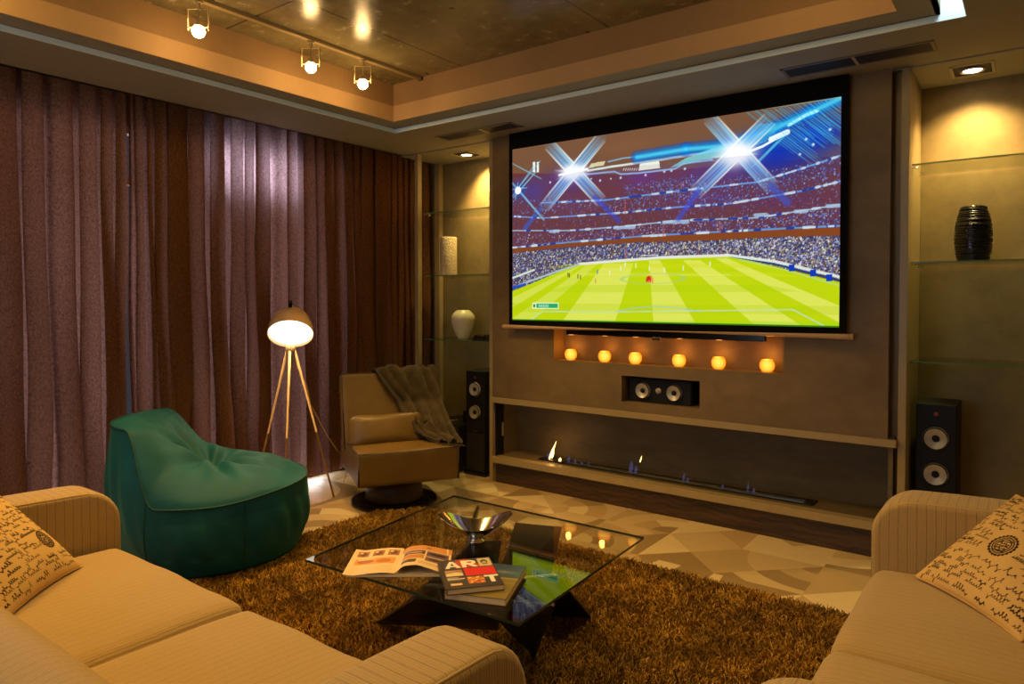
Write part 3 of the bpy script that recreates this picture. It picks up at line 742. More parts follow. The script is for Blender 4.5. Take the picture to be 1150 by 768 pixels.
# ------------------------------------------------------------------ candles in the niche
gl = MT('amber_candle_glass'); lw = gl.n('LayerWeight'); lw.inputs[0].default_value = .35
e = gl.ramp(lw.outputs['Facing'], [(0, (1.0, .52, .07)), (.22, (1, .33, .02)), (.6, (.72, .16, .006)), (1, (.34, .07, .003))])
gl.p(Base_Color=rgb(220, 120, 30), Roughness=.3, Emission_Color=e, Emission_Strength=1.5)
cmat = m_emit('candle_flame', (1, .6, .2), 9)
wax = plain('candle_wax', rgb(250, 190, 110), .5)
first = None
cxs = [(-2.828, 'leftmost amber glass candle holder glowing in the long wall niche', -1), (-2.534, 'second amber glass candle holder from the left in wall niche', 0), (-2.283, 'third amber glass candle holder from the left in wall niche', 0),
       (-1.950, 'fourth amber glass candle holder, above the centre speaker, in wall niche', 0), (-1.671, 'fifth amber glass candle holder from the left in wall niche', 0), (-1.354, 'rightmost amber glass candle holder glowing in the long wall niche', 0)]
for x, lb, _ in cxs:
    x = x * 4.5 / 4.52
    if first is None:
        c = empty('candle_holder', (x, 4.50, 1.0375), 0, lb, 'candle holder', 'glowing candle holders in the wall niche'); first = c
        pr = [(.018, 0), (.03, .003), (.043, .02), (.0475, .042), (.045, .058), (.036, .075), (.030, .080), (.027, .078), (.033, .073), (.041, .058), (.043, .042), (.038, .022), (.02, .008)]
        obj('glass_globe', lathe(BM(), pr, 28), gl.m, c, smooth=True)
        obj('tea_light', lathe(BM(), [(.019, .01), (.019, .028), (.001, .028)], 16), wax, c)
        bmf = BM(); flame(bmf, 0, 0, .03, .035, .006); obj('flame', bmf, cmat, c, smooth=True)
    else:
        c = copy_tree(first); c.location = (x, 4.50, 1.0375); c['label'] = lb

# ------------------------------------------------------------------ speakers
def driver(parent, x, z, y, rad):
    MX = Matrix.Translation((x, y, z)) @ Matrix.Rotation(R(90), 4, 'X')
    d = obj('driver', lathe(BM(), [(rad * 1.12, 0), (rad * 1.12, .016), (rad * 1.06, .018), (rad * 1.0, .016), (rad * .36, .003), (rad * .30, .002)], 32, MX, cap0=False), M['cone'], parent, smooth=True)
    obj('dust_cap', lathe(BM(), [(rad * .34, .002), (rad * .32, .010), (rad * .17, .015), (.001, .016)], 20, MX), M['black'], d, smooth=True)
    bmr = tube(BM(), [MX @ Vector((rad * 1.04 * math.cos(t), rad * 1.06 * math.sin(t), .017)) for t in np.linspace(0, 2 * PI, 33)[:-1]], .004, 6, closed=True)
    obj('surround', bmr, M['black'], d, smooth=True)
    return d
def tower(loc, lb, w=.205, h=.90, dep=.30, dz=(.735, .54), rad=.054, base=True):
    s = empty('tower_speaker', loc, 0, lb, 'speaker')
    obj('cabinet', bx(-w / 2, w / 2, 0, dep, .03, h), M['blackwood'], s, bevel=.004)
    obj('front_baffle', bx(-w / 2 + .002, w / 2 - .002, -.008, 0, .032 if not base else .36, h - .002), M['black'], s, bevel=.003)
    if base: obj('grille', bx(-w / 2 + .004, w / 2 - .004, -.010, 0, .04, .358), M['blackwood'], s, bevel=.003)
    for z in dz: driver(s, 0, z, -.009, rad)
    obj('base', bx(-w / 2 - .02, w / 2 + .02, -.02, dep + .02, 0, .03), M['blackgloss'], s, bevel=.004)
    MX = Matrix.Translation((0, -.009, h - .055)) @ Matrix.Rotation(R(90), 4, 'X')
    bmn = BM(); lathe(bmn, [(.011, 0), (.011, .004), (.001, .004)], 16, MX); obj('badge', bmn, plain('copper_badge', rgb(170, 90, 60), .3, .8), s)
    MX = Matrix.Translation((0, -.009, dz[1] - .135)) @ Matrix.Rotation(R(90), 4, 'X')
    obj('port', lathe(BM(), [(.034, 0), (.034, .004), (.026, .003), (.022, -.02)], 24, MX, cap0=False), M['blackgloss'], s, smooth=True)
    return s
tower((-3.785, 4.53, 0), 'black tower speaker with silver drivers in left niche, under vases', h=.89)
tower((-.433, 4.60, 0), 'black tower speaker with silver drivers in right niche, behind sofa arm', w=.2, h=.903, dz=(.708, .504), rad=.058)
s = empty('centre_speaker', (-2.085, 4.50, .771), 0, 'low black centre speaker lying in the small wall recess', 'speaker')
obj('cabinet', bx(-.235, .235, .0, .24, 0, .166), M['blackwood'], s, bevel=.004)
obj('front_baffle', bx(-.232, .232, -.008, 0, .003, .163), M['black'], s, bevel=.003)
driver(s, -.123, .082, -.009, .052); driver(s, .113, .082, -.009, .052)
MX = Matrix.Translation((-.004, -.009, .088)) @ Matrix.Rotation(R(90), 4, 'X')
obj('tweeter', lathe(BM(), [(.020, 0), (.020, .004), (.011, .001), (.008, .008), (.001, .010)], 20, MX), M['cone'], s, smooth=True)

# subwoofer and router in left niche
o = empty('subwoofer', (-4.12, 4.70, 0), 0, 'black subwoofer box on floor behind armchair, left of tower speaker', 'subwoofer')
obj('cabinet', bx(-.18, .18, -.22, .2, .03, .41), M['blackwood'], o, bevel=.006); obj('top_panel', bx(-.175, .175, -.215, .195, .41, .418), M['blackgloss'], o, bevel=.004)
bm = BM()
for x in (-.14, .14):
    for y in (-.18, .16): obj('foot', lathe(BM(), [(.02, 0), (.02, .03)], 12, Matrix.Translation((x, y, 0))), M['black'], o)
o = empty('router', (-4.02, 4.72, .418), 0, 'small black box standing on the subwoofer beside the tower speaker', 'router')
obj('casing', bx(-.05, .05, -.03, .05, 0, .085), M['black'], o, bevel=.006); obj('indicator', bx(-.03, .03, -.032, -.03, .03, .034), M['chrome'], o)
o = obj('power_cable', tube(BM(), [(-4.08, 4.64, .428), (-4.12, 4.60, .424), (-4.18, 4.58, .423), (-4.22, 4.6, .424)], .005, 8), plain('pale_cable', rgb(226, 214, 190), .5), smooth=True)
tag(o, 'short pale cable lying on top of the subwoofer', 'cable')

# ------------------------------------------------------------------ glass shelves
def shelf(x0, x1, y0, y1, z, lb, sup):
    s = empty('glass_shelf', ((x0 + x1) / 2, (y0 + y1) / 2, z), 0, lb, 'shelf', 'glass shelves in the wall niches')
    w, d = (x1 - x0) / 2, (y1 - y0) / 2
    obj('pane', bx(-w, w, -d, d, -.008, 0), M['glassgreen'], s)
    obj('polished_edge', bx(-w, w, -d - .0015, -d, -.008, 0), M['edge'], s)
    for sx in sup:
        for yy in (-d + .06, d - .06): obj('bracket', tube(BM(), [(sx * (w + .004), yy, -.014), (sx * (w - .022), yy, -.014)], .006, 10), M['chrome'], s, smooth=True)
for z, nm in ((2.268, 'top'), (1.712, 'middle'), (1.146, 'lowest')):
    shelf(-4.383, -3.576, 4.52, 4.955, z, '%s glass shelf in the left niche beside the curtain' % nm, (-1, 1))
    shelf(-.561, .62, 4.54, 4.955, z, '%s glass shelf in the right niche, right of the screen' % nm, (-1,))
struct('wall_niche_side', bx(.625, .665, 4.47, YB, 0, ZC), M['niche'])

# vases
def pebbled(c1, c2, sc_=90):
    m = MT('pebbled_ceramic'); v = m.n('TexVoronoi'); m.set(v.inputs['Vector'], m.obj()); v.inputs['Scale'].default_value = sc_
    m.p(Base_Color=m.ramp(v.outputs[0], [(.0, c2), (.5, c1)]), Roughness=.5); m.bump(v.outputs[0], .8, .01); return m.m
bm = lathe(BM(), [(.075, 0), (.078, .01), (.078, .345), (.076, .352), (.070, .354), (.066, .35), (.066, .02)], 40)
o = obj('cylinder_vase', bm, pebbled(rgb(226, 206, 160), rgb(150, 120, 80)), smooth=True); o.location = (-4.292, 4.75, 1.7125)
tag(o, 'tall cream cylinder vase with pebbled skin on middle left shelf', 'vase')
pr = [(.045, 0), (.052, .005), (.074, .05), (.094, .10), (.107, .15), (.108, .185), (.098, .215), (.076, .238), (.062, .250), (.060, .255), (.056, .253), (.058, .245), (.09, .2), (.095, .15), (.06, .05), (.04, .01)]
o = obj('ceramic_vase', lathe(BM(), pr, 40), plain('glazed_cream', rgb(226, 216, 180), .18), smooth=True); o.location = (-4.108, 4.74, 1.1465)
tag(o, 'rounded glossy cream vase on the lowest left glass shelf', 'vase')
o = empty('bead_garland', (-3.80, 4.66, 1.1465), 0, 'heap of dark glossy beads on lowest left shelf beside cream vase', 'beads')
bm = BM()
for k in range(60): 
    t = k / 60 * 2 * PI * 2.5; rx = .11 - .03 * (k / 60); sphere(bm, (rx * math.cos(t) + rng.uniform(-.01, .01), .05 * math.sin(t) + rng.uniform(-.01, .01), .014 + (.02 if k > 32 else 0)), .013, 10, 6)
obj('beads', bm, plain('dark_beads', rgb(40, 24, 18), .15), o, smooth=True)
o = empty('black_vase', (-.278, 4.75, 1.7125), 0, 'black vase wrapped in ribbed cord standing on the middle right shelf', 'vase')
def bvr(z): return [.060, .072, .083, .087, .085, .078, .066, .056][min(7, max(0, int(z / .31 * 7.99)))]
prof_z = np.linspace(0, .315, 60); rr_ = np.interp(prof_z, [0, .06, .14, .2, .26, .315], [.072, .084, .088, .084, .072, .056])
obj('body', lathe(BM(), [(r_, z_) for r_, z_ in zip(rr_, prof_z)] + [(.048, .313), (.06, .2), (.05, .02)], 40), M['blackgloss'], o, smooth=True)
bm = BM()
for k in range(24):
    z_ = .008 + k * .0128; rr0 = float(np.interp(z_, prof_z, rr_)) + .002; ph = rng.uniform(0, 6.28); tl = rng.uniform(-.006, .006)
    tube(bm, [((rr0) * math.cos(t), (rr0) * math.sin(t), z_ + tl * math.cos(t + ph) + .004) for t in np.linspace(0, 2 * PI, 37)[:-1]], .0052, 7, closed=True)
obj('cord_wrapping', bm, plain('black_cord', (.014, .012, .01), .35), o, smooth=True)

# ------------------------------------------------------------------ ceiling fittings
def grille(cx, cy, L, W, div, lb):
    g = empty('air_vent', (cx, cy, ZC), 0, lb, 'air vent')
    bm = BM(); t = .018
    box(bm, -L / 2, L / 2, -W / 2, -W / 2 + t, -.006, .0); box(bm, -L / 2, L / 2, W / 2 - t, W / 2, -.006, .0); box(bm, -L / 2, -L / 2 + t, -W / 2, W / 2, -.006, 0); box(bm, L / 2 - t, L / 2, -W / 2, W / 2, -.006, 0)
    obj('frame', bm, plain('vent_frame', rgb(120, 108, 88), .45), g, bevel=.002)
    obj('divider', bx(div - .008, div + .008, -W / 2 + t, W / 2 - t, -.007, 0), plain('vent_divider', rgb(190, 170, 130), .4), g)
    bm = BM()
    for k in range(7): 
        y = -W / 2 + t + .004 + k * (W - 2 * t) / 7; box(bm, -L / 2 + t, L / 2 - t, y, y + .010, -.005, -.002)
    obj('louvres', bm, plain('vent_louvre', rgb(60, 52, 44), .5), g)
    obj('duct_shade_sheet', bx(-L / 2 + t, L / 2 - t, -W / 2 + t, W / 2 - t, -.0015, 0), M['blackmatte'], g)  # flat black sheet standing in for the shade inside the duct
grille(-3.46, 4.175, .76, .17, .06, 'small ceiling air vent at the left, near the left niche')
grille(-.79, 4.165, .75, .185, -.0, 'long ceiling air vent at the right, above the projection screen')
em_dl = m_emit('downlight_glow', (1, .72, .36), 26)
def downlight(cx, cy, lb):
    g = empty('downlight', (cx, cy, ZC - .008), 0, lb, 'downlight')
    bm = BM(); W = .21; D = .235; t = .016
    for a in ((-W / 2, W / 2, -D / 2, -D / 2 + t), (-W / 2, W / 2, D / 2 - t, D / 2), (-W / 2, -W / 2 + t, -D / 2, D / 2), (W / 2 - t, W / 2, -D / 2, D / 2)): box(bm, *a, -.006, 0)
    obj('frame', bm, plain('brushed_frame', rgb(190, 176, 146), .35), g, bevel=.002)
    obj('backing', bx(-W / 2 + t, W / 2 - t, -D / 2 + t, D / 2 - t, -.002, 0), M['black'], g)
    obj('gimbal_ring', lathe(BM(), [(.062, -.003), (.062, -.012), (.052, -.012), (.046, -.004)], 32), M['cone'], g, smooth=True)
    obj('lamp', lathe(BM(), [(.045, -.004), (.04, -.009), (.001, -.011)], 28), em_dl, g, smooth=True)
downlight(-4.06, 4.735, 'square recessed downlight in the ceiling of left niche')
downlight(-.29, 4.70, 'square recessed downlight in the ceiling of right niche')

rail = empty('light_track', (-3.58, 0, ZS), 0, 'long pale track rail fixed under the concrete ceiling', 'light track')
obj('rail', bx(-.018, .018, -.2, 3.66, -.024, 0), M['metal'], rail, bevel=.003)
obj('end_cap', bx(-.019, .019, 3.655, 3.668, -.025, 0), M['black'], rail)
em_b = m_emit('spot_bulb_glow', (1, .60, .22), 78)
sp0 = None
for y, lb in ((1.985, 'nearest of the three track spotlights, bulb lit'), (2.705, 'middle one of the three lit track spotlights'), (3.12, 'farthest of three lit track spotlights, towards the tray corner')):
    if sp0 is None:
        s = empty('track_spotlight', (-3.58, y, ZS - .024), 0, lb, 'spotlight', 'spotlights on the ceiling track'); sp0 = s
        obj('stem', lathe(BM(), [(.012, -.045), (.012, -.012), (.022, -.012), (.022, 0)], 16), M['metal'], s)
        w = .055; ax = Vector((.8, .6, 0))
        def q(a, z): return (ax.x * a, ax.y * a, z)
        obj('yoke', tube(BM(), [q(-w, -.155), q(-w, -.042), q(w, -.042), q(w, -.155)], .004, 8), M['metal'], s, smooth=True)
        # holder behind the bulb, between the yoke ends
        obj('lamp_holder', lathe(BM(), [(.010, -.150), (.020, -.146), (.024, -.135), (.022, -.120), (.012, -.105), (.005, -.09), (.005, -.045)], 24), M['metal'], s, smooth=True)
        obj('pivot', tube(BM(), [q(-w, -.140), q(w, -.140)], .004, 8), M['metal'], s)
        obj('bulb', sphere(BM(), (0, 0, -.160), .034, 24, 14), em_b, s, smooth=True)
    else:
        s = copy_tree(sp0); s.location = (-3.58, y, ZS - .024); s['label'] = lb

# ------------------------------------------------------------------ floor lamp
L = Vector((-4.345, 3.09, 0))
lamp = empty('floor_lamp', L, 0, 'tripod floor lamp with cream dome shade and pale wooden legs', 'floor lamp')
hub = Vector((0, 0, 1.16))
for i, ft in enumerate(((-4.206, 3.364), (-4.17, 2.90), (-4.60, 2.93))):
    e = Vector((ft[0], ft[1], .006)) - L; d = (e - hub).normalized()
    obj('leg', tube(BM(), [hub + d * .02 + Vector((e.x, e.y, 0)) * .06, e], [.010, .008], 12), M['wood'], lamp, smooth=True)
obj('hub', lathe(BM(), [(.03, 1.12), (.034, 1.125), (.034, 1.165), (.014, 1.175), (.01, 1.185)], 20), M['lampmetal'], lamp, smooth=True)
nrm = Vector((.80 * .63, -.60 * .63 - .1, -.74)).normalized()          # way the opening looks: down and to the room
nrm = Vector((.50, -.42, -.76)).normalized()
Mz = nrm.to_track_quat('-Z', 'Y').to_matrix().to_4x4()
ctr = Vector((0.0, 0.0, 1.245)); Mx = Matrix.Translation(ctr + nrm * .0) @ Mz
pr = [(.163, 0), (.161, .03), (.152, .08), (.134, .13), (.105, .175), (.068, .205), (.03, .22), (.018, .222)]
prin = [(max(a - .004, .004), b - .003 if b else b) for a, b in pr][::-1]
bm = lathe(BM(), pr + prin, 40, Mx, cap0=False, cap1=False)
sh = obj('shade', bm, [M['lampmetal']], lamp, smooth=True)
obj('rim', tube(BM(), [Mx @ Vector((.162 * math.cos(t), .162 * math.sin(t), 0)) for t in np.linspace(0, 2 * PI, 41)[:-1]], .003, 8, closed=True), M['lampmetal'], lamp, smooth=True)
obj('diffuser', lathe(BM(), [(.001, .012), (.12, .014), (.156, .02)], 36, Mx, cap0=False, cap1=False), m_emit('lamp_diffuser_glow', (1, .86, .62), 3.5), lamp, smooth=True)
obj('cap_knob', lathe(BM(), [(.02, .22), (.02, .245), (.012, .255), (.012, .27)], 20, Mx), M['cone'], lamp, smooth=True)
obj('swivel_joint', tube(BM(), [ctr + Vector((-.03, .02, .19)), ctr + Vector((.03, -.02, .235))], .014, 12), M['black'], lamp, smooth=True)
pts = [(.0, .0, 1.13), (.02, .04, 1.0), (.05, .10, .86), (.04, .14, .72), (.07, .2, .58), (.09, .26, .46), (.07, .36, .34), (.02, .48, .25), (-.05, .56, .12), (-.12, .58, .01)]
obj('cord', tube(BM(), pts, .0035, 6), plain('pale_cord', rgb(206, 160, 100), .5), lamp, smooth=True)

# ------------------------------------------------------------------ bean bag
bb = empty('bean_bag_chair', (-3.87, 2.19, .02), R(48), 'teal green bean bag chair slumped at the rug edge before the curtain', 'bean bag')
def ss(a, b, x): t = np.clip((x - a) / (b - a), 0, 1); return t * t * (3 - 2 * t)
Rb = .535
def seamz(x): return .395 + .395 * ss(-.17, -.34, x) + .03 * ss(.1, .5, x)
def topz(X, Y):
    rr = np.sqrt(X ** 2 + Y ** 2) / Rb
    A_ = np.interp(X, [-.55, -.45, -.36, -.26, -.14, .0, .15, .30, .42, .54], [.76, .815, .82, .76, .655, .575, .545, .54, .50, .42])
    A_ -= .075 * np.exp(-((X - .02) ** 2 + (Y + .02) ** 2) / .012)
    return A_
nt, nw, ns = 220, 40, 60
th = np.linspace(0, 2 * PI, nt, endpoint=False)
ct, st = np.cos(th), np.sin(th)
def rad_at(t_, th_):   # outline radius factor by height
    return Rb * (.86 + .14 * np.sin(np.clip(t_, 0, 1) * PI * .62 + .25)) 
rs = Rb * np.where(ct > 0, 1 + .03 * ct ** 2, 1 - .02 * ct ** 2)
zs_ = seamz(ct * rs)
# flat headrest: limit the width of the back top
W_ = []
for i in range(nw + 1):
    t_ = i / nw
    prof = .90 + .13 * math.sin(min(1, t_ * 1.25) * PI * .62) - .03 * t_
    k = zs_ / .4
    z = t_ * zs_
    lean = np.where(ct < 0, 1 - .03 * (z / .8) ** 2 * (-ct), 1)
    fold = .008 * np.sin(th * 9 + 2 * math.sin(3 * t_)) * math.sin(PI * t_) + .006 * np.sin(th * 23 + t_ * 5) * math.sin(PI * t_) * (t_ > .3)
    r_ = rs * prof * lean + fold
    r_ = np.where(z < .03, r_ * (1 - .10 * (1 - z / .03) ** 2), r_)
    W_.append(np.stack([r_ * ct, r_ * st * (1 - .06 * ss(.5, .8, z)), z], -1))
edge = W_[-1]
T_ = []
for j in range(1, ns + 1):
    s_ = 1 - j / ns
    x = edge[:, 0] * s_; y = edge[:, 1] * s_
    blend = (1 - s_ ** 2.6) ** .62
    x = x + (1 - s_) * 0
    zt = topz(x, y); z = edge[:, 2] * (1 - blend) + zt * blend
    # creases radiating from the seat dip
    dx, dy = x - .02, y + .05; dd = np.sqrt(dx ** 2 + dy ** 2); aa = np.arctan2(dy, dx)
    z = z + .022 * np.sin(aa * 8 + 1.2 * np.sin(dd * 11)) * np.exp(-((dd - .16) / .11) ** 2) + .007 * np.sin(aa * 15 + 2) * np.exp(-((dd - .26) / .1) ** 2)
    z = z + .008 * np.sin(x * 21 + y * 17) * np.exp(-((x + .3) / .15) ** 2) * s_ ** .5 * (1 - s_)*3
    T_.append(np.stack([x, y, z], -1))
side = np.stack(W_, 1); topm = np.stack([edge] + T_, 1)
o = link('side_panel', grid_mesh('side_panel', side, closed_u=True), M['bean'], bb)
o = link('seat_panel', grid_mesh('seat_panel', topm, closed_u=True), M['bean'], bb)
bm = tube(BM(), [tuple(p * np.array([1.004, 1.004, 1])) for p in edge[::2]], .0055, 6, closed=True)
sm = plain('dark_green_piping', rgb(4, 66, 58), .7); obj('piping', bm, sm, bb, smooth=True)
bm = BM()
for a in (-1.02, -1.95, .9):
    i = int((a % (2 * PI)) / (2 * PI) * nt); obj('seam', tube(BM(), [tuple(side[i, j] * np.array([1.003, 1.003, 1])) for j in range(2, nw)], .003, 6), sm, bb, smooth=True)
bm = lathe(BM(), [(.001, .004), (.44, .004)], 40, cap0=False, cap1=False); obj('underside', bm, sm, bb)

# ------------------------------------------------------------------ armchair
ch = empty('swivel_armchair', (-3.78, 3.58, .0125), math.atan2(-.51, .86), 'low tan leather swivel armchair on a round black base, blanket over it', 'armchair')
obj('base', lathe(BM(), [(.315, 0), (.318, .006), (.312, .016), (.29, .022), (.001, .024)], 56), M['blackgloss'], ch, smooth=False)
obj('swivel_column', lathe(BM(), [(.21, .024), (.215, .03), (.205, .10), (.18, .195)], 40), plain('bronze_leather_skirt', rgb(72, 52, 28), .5), ch, smooth=True)
bm = soft_box(.38, .36, .115, .022, .018, 16); shift(bm, -.02, .03, .315)
obj('seat', bm, M['leather'], ch, smooth=True)
# backrest: slab leaning back
tilt = Matrix.Translation((-.10, .01, .33)) @ Matrix.Rotation(R(-16), 4, 'Y')
bm = soft_box(.055, .355, .315, .02, 0, 14, .004); xf(bm, tilt @ Matrix.Translation((-.055, 0, .305)))
obj('backrest', bm, M['leather'], ch, smooth=True)
bm = BM()
for zz, cr in ((.432, .0),): tube(bm, [(.358, -.325, zz), (.358, .385, zz)], .005, 6); tube(bm, [(.358, -.325, zz), (-.10, -.325, zz)], .005, 6); tube(bm, [(.358, -.325, zz), (.358, -.325, .21)], .005, 6); tube(bm, [(.358, .385, zz), (.358, .385, .205)], .005, 6)
c4 = [tilt @ Vector(p) for p in ((-.004, -.350, .05), (-.004, -.350, .612), (-.004, .350, .612))]
tube(bm, c4, .005, 6)
obj('piping', bm, M['piping'], ch, smooth=True)
# lumbar cushion
cu = empty('lumbar_cushion', (-3.78, 3.58, 0), math.atan2(-.51, .86), 'small tan leather cushion lying against the armchair backrest', 'cushion')
bm = soft_box(.07, .27, .11, .055, 0, 14, .012, .014, 5)
for v in bm.verts:
    k = (abs(v.co.y) / .24) ** 3; v.co.x *= 1 - .45 * k; v.co.z *= 1 + .10 * k
xf(bm, Matrix.Translation((.0, -.05, .535)) @ Matrix.Rotation(R(-20), 4, 'Y'))
obj('cover', bm, M['leather'], cu, smooth=True)
# throw blanket draped over the right half of the backrest and down to the seat
bl = empty('throw_blanket', (-3.78, 3.58, 0), math.atan2(-.51, .86), 'grey brown fleece blanket draped over the right side of the armchair', 'blanket')
def bk(y, z, off): return tilt @ Vector((off, y, z))
rows = []   # (left point, right point) pairs along the drape
rows.append((bk(-.02, .30, -.150), bk(.345, .25, -.150)))
rows.append((bk(-.03, .50, -.145), bk(.345, .48, -.150)))
rows.append((bk(-.10, .618, -.125), bk(.35, .62, -.13)))
rows.append((bk(-.11, .650, -.06), bk(.36, .655, -.06)))
rows.append((bk(-.10, .635, .012), bk(.372, .62, .02)))
rows.append((bk(-.04, .52, .030), bk(.385, .50, .05)))
rows.append((bk(.06, .38, .034), bk(.395, .38, .08)))
rows.append((Vector((.0, .09, .57)), Vector((.10, .41, .55))))
rows.append((Vector((.06, .14, .49)), Vector((.18, .42, .475))))
rows.append((Vector((.14, .20, .455)), Vector((.27, .425, .455))))
rows.append((Vector((.22, .27, .448)), Vector((.345, .42, .446))))
nr, nc = 90, 64; RP = np.array([[list(a), list(b)] for a, b in rows])
ti = np.linspace(0, len(rows) - 1, nr)
Pg = np.zeros((nr, nc, 3))
for i, t_ in enumerate(ti):
    L_ = np.array([np.interp(t_, range(len(rows)), RP[:, 0, k]) for k in range(3)]); R_ = np.array([np.interp(t_, range(len(rows)), RP[:, 1, k]) for k in range(3)])
    for j in range(nc):
        s_ = j / (nc - 1); fold = .014 * (1 + math.sin(s_ * 17 + t_ * .9 + 1.5 * math.sin(t_ * .7 + s_ * 3))) + .010 * (1 + math.sin(s_ * 31 - t_ * 1.1 + 2 * math.sin(s_ * 6)))
        fold *= .55 + .45 * min(1, t_ / 4)
        p = L_ * (1 - s_) + R_ * s_
        nx = np.array([1., 0, .35]) if t_ > 4 else np.array([.2, 0, 1.])
        if t_ < 2.5: nx = np.array([-1., 0, .2])
        if t_ > 7: nx = np.array([.45, 0, 1.])
        Pg[i, j] = p + nx * fold
o = link('fleece', grid_mesh('fleece', Pg), M['blanket'], bl)
sd = o.modifiers.new('thickness', 'SOLIDIFY'); sd.thickness = .008; sd.offset = 1
bm = BM()
for k in range(26):
    s_ = k / 25; a_ = RP[-1, 0] * (1 - s_) + RP[-1, 1] * s_
    tube(bm, [a_ + np.array([-.01, 0, .012]), a_ + np.array([.016, rng.uniform(-.006, .006), .006]), a_ + np.array([.034, rng.uniform(-.012, .012), .004])], .003, 5)
obj('fringe', bm, M['blanket'], bl, smooth=True)

# ------------------------------------------------------------------ rug
rx0, rx1, ry0, ry1 = -3.64, -.35, .75, 3.52
rug = obj('shag_rug', bx(rx0 + .01, rx1 - .01, ry0 + .01, ry1 - .01, 0, .012), plain('rug_backing', rgb(74, 46, 18), .95), bevel=.004)
tag(rug, 'large golden brown shaggy rug under the glass coffee table', 'rug')
N = 210000
X = rng.uniform(rx0, rx1, N); Y = rng.uniform(ry0, ry1, N)
keep = ~((X < -.93) & (Y < 1.36)) & ~((X > -.52) & (Y > 1.2)) & (np.hypot(X + 3.87, Y - 2.19) > .47) & (np.hypot(X + 3.78, Y - 3.58) > .33)
X, Y = X[keep], Y[keep]; N = len(X)
lx = np.array([mnoise.noise(Vector((a * 26, b * 26, 0))) for a, b in zip(X, Y)]); ly = np.array([mnoise.noise(Vector((a * 26 + 40, b * 26, 3))) for a, b in zip(X, Y)])
az = rng.uniform(0, 2 * PI, N); tl = rng.uniform(.1, 1.2, N); H_ = rng.uniform(.018, .038, N)
dx = np.cos(az) * tl * .7 + lx * .9; dy = np.sin(az) * tl * .7 + ly * .9
hc = bpy.data.hair_curves.new('pile')
hc.add_curves([4] * N)
pos = np.zeros((N, 4, 3), np.float32)
for i, t_ in enumerate((0, .4, .75, 1.)):
    pos[:, i, 0] = X + dx * H_ * t_ ** 1.6; pos[:, i, 1] = Y + dy * H_ * t_ ** 1.6
    pos[:, i, 2] = .010 + H_ * t_ * (1 - .18 * t_ * np.minimum(1.2, np.hypot(dx, dy)))
hc.position_data.foreach_set('vector', pos.reshape(-1))
ra = hc.attributes.get('radius') or hc.attributes.new('radius', 'FLOAT', 'POINT')
rad_ = np.tile(np.array([.0022, .0021, .0017, .0007], np.float32), N); ra.data.foreach_set('value', rad_)
po = bpy.data.objects.new('pile', hc); col.objects.link(po); po.parent = rug; po['kind'] = 'stuff'; hc.materials.append(M['rug'])

# ------------------------------------------------------------------ coffee table
ct_ = empty('coffee_table', (-1.93, 2.33, 0), 0, 'square glass coffee table on folded black star base', 'coffee table')
O = Vector((-1.93, 2.33, 0))
cor = [Vector((-2.404, 1.774, .42)), Vector((-1.356, 1.847, .42)), Vector((-1.401, 2.865, .42)), Vector((-2.540, 2.853, .42))]
gt = .010
def slab(pts, zt, zb, inset=0):
    bm = BM(); c = sum((Vector((p.x, p.y, 0)) for p in pts), Vector()) / len(pts)
    q = [Vector((p.x, p.y, 0)) + (c - Vector((p.x, p.y, 0))).normalized() * inset - O for p in pts]
    a = [bm.verts.new((p.x, p.y, zt)) for p in q]; b = [bm.verts.new((p.x, p.y, zb)) for p in q]
    bm.faces.new(a); bm.faces.new(b[::-1])
    
    return bm
obj('glass_top', slab(cor, .42, .42 - gt, .0), M['tableglass'], ct_)
bm = BM()
for i in range(4):
    a, b_ = cor[i] - O, cor[(i + 1) % 4] - O; d = (b_ - a).normalized(); n_ = Vector((d.y, -d.x, 0)) * .0006
    vs = [bm.verts.new(p) for p in (Vector((a.x, a.y, .42)) + n_, Vector((b_.x, b_.y, .42)) + n_, Vector((b_.x, b_.y, .42 - gt)) + n_, Vector((a.x, a.y, .42 - gt)) + n_)]
    vs2 = [bm.verts.new(v.co - n_ * 1.9) for v in vs]
    bm.faces.new(vs); bm.faces.new(vs2[::-1])
    for k in range(4): bm.faces.new((vs[k], vs2[k], vs2[(k + 1) % 4], vs[(k + 1) % 4]))
obj('glass_edge', bm, M['tableedge'], ct_)
zt = .403
def leg(*pts, th=.014): obj('leg', plate(BM(), [Vector(p) - O for p in pts], th), M['blacktable'], ct_, bevel=.003)
M['blacktable'] = plain('black_table_lacquer', (.022, .018, .014), .28)
core = Vector((-1.93, 2.40, .2))
leg((-2.375, 2.132, .03), (-1.90, 1.90, zt - .06), (-1.86, 1.92, zt), (-1.55, 2.02, zt), (-1.80, 2.30, .10))
leg((-1.62, 1.95, zt), (-1.36, 2.07, zt), (-1.62, 2.32, .03), (-1.74, 2.38, .03))
leg((-1.617, 2.77, .03), (-1.50, 2.30, zt), (-1.75, 2.25, zt - .06), (-1.95, 2.50, .05))
leg((-2.02, 2.72, zt), (-1.80, 2.80, zt), (-1.78, 2.62, .10), (-1.98, 2.45, .07))
leg((-2.34, 2.82, zt), (-2.28, 2.72, zt), (-2.05, 2.36, .12), (-2.20, 2.45, .04))
leg((-2.30, 2.10, .06), (-2.02, 2.40, zt), (-1.92, 2.48, zt), (-1.90, 2.36, .06))

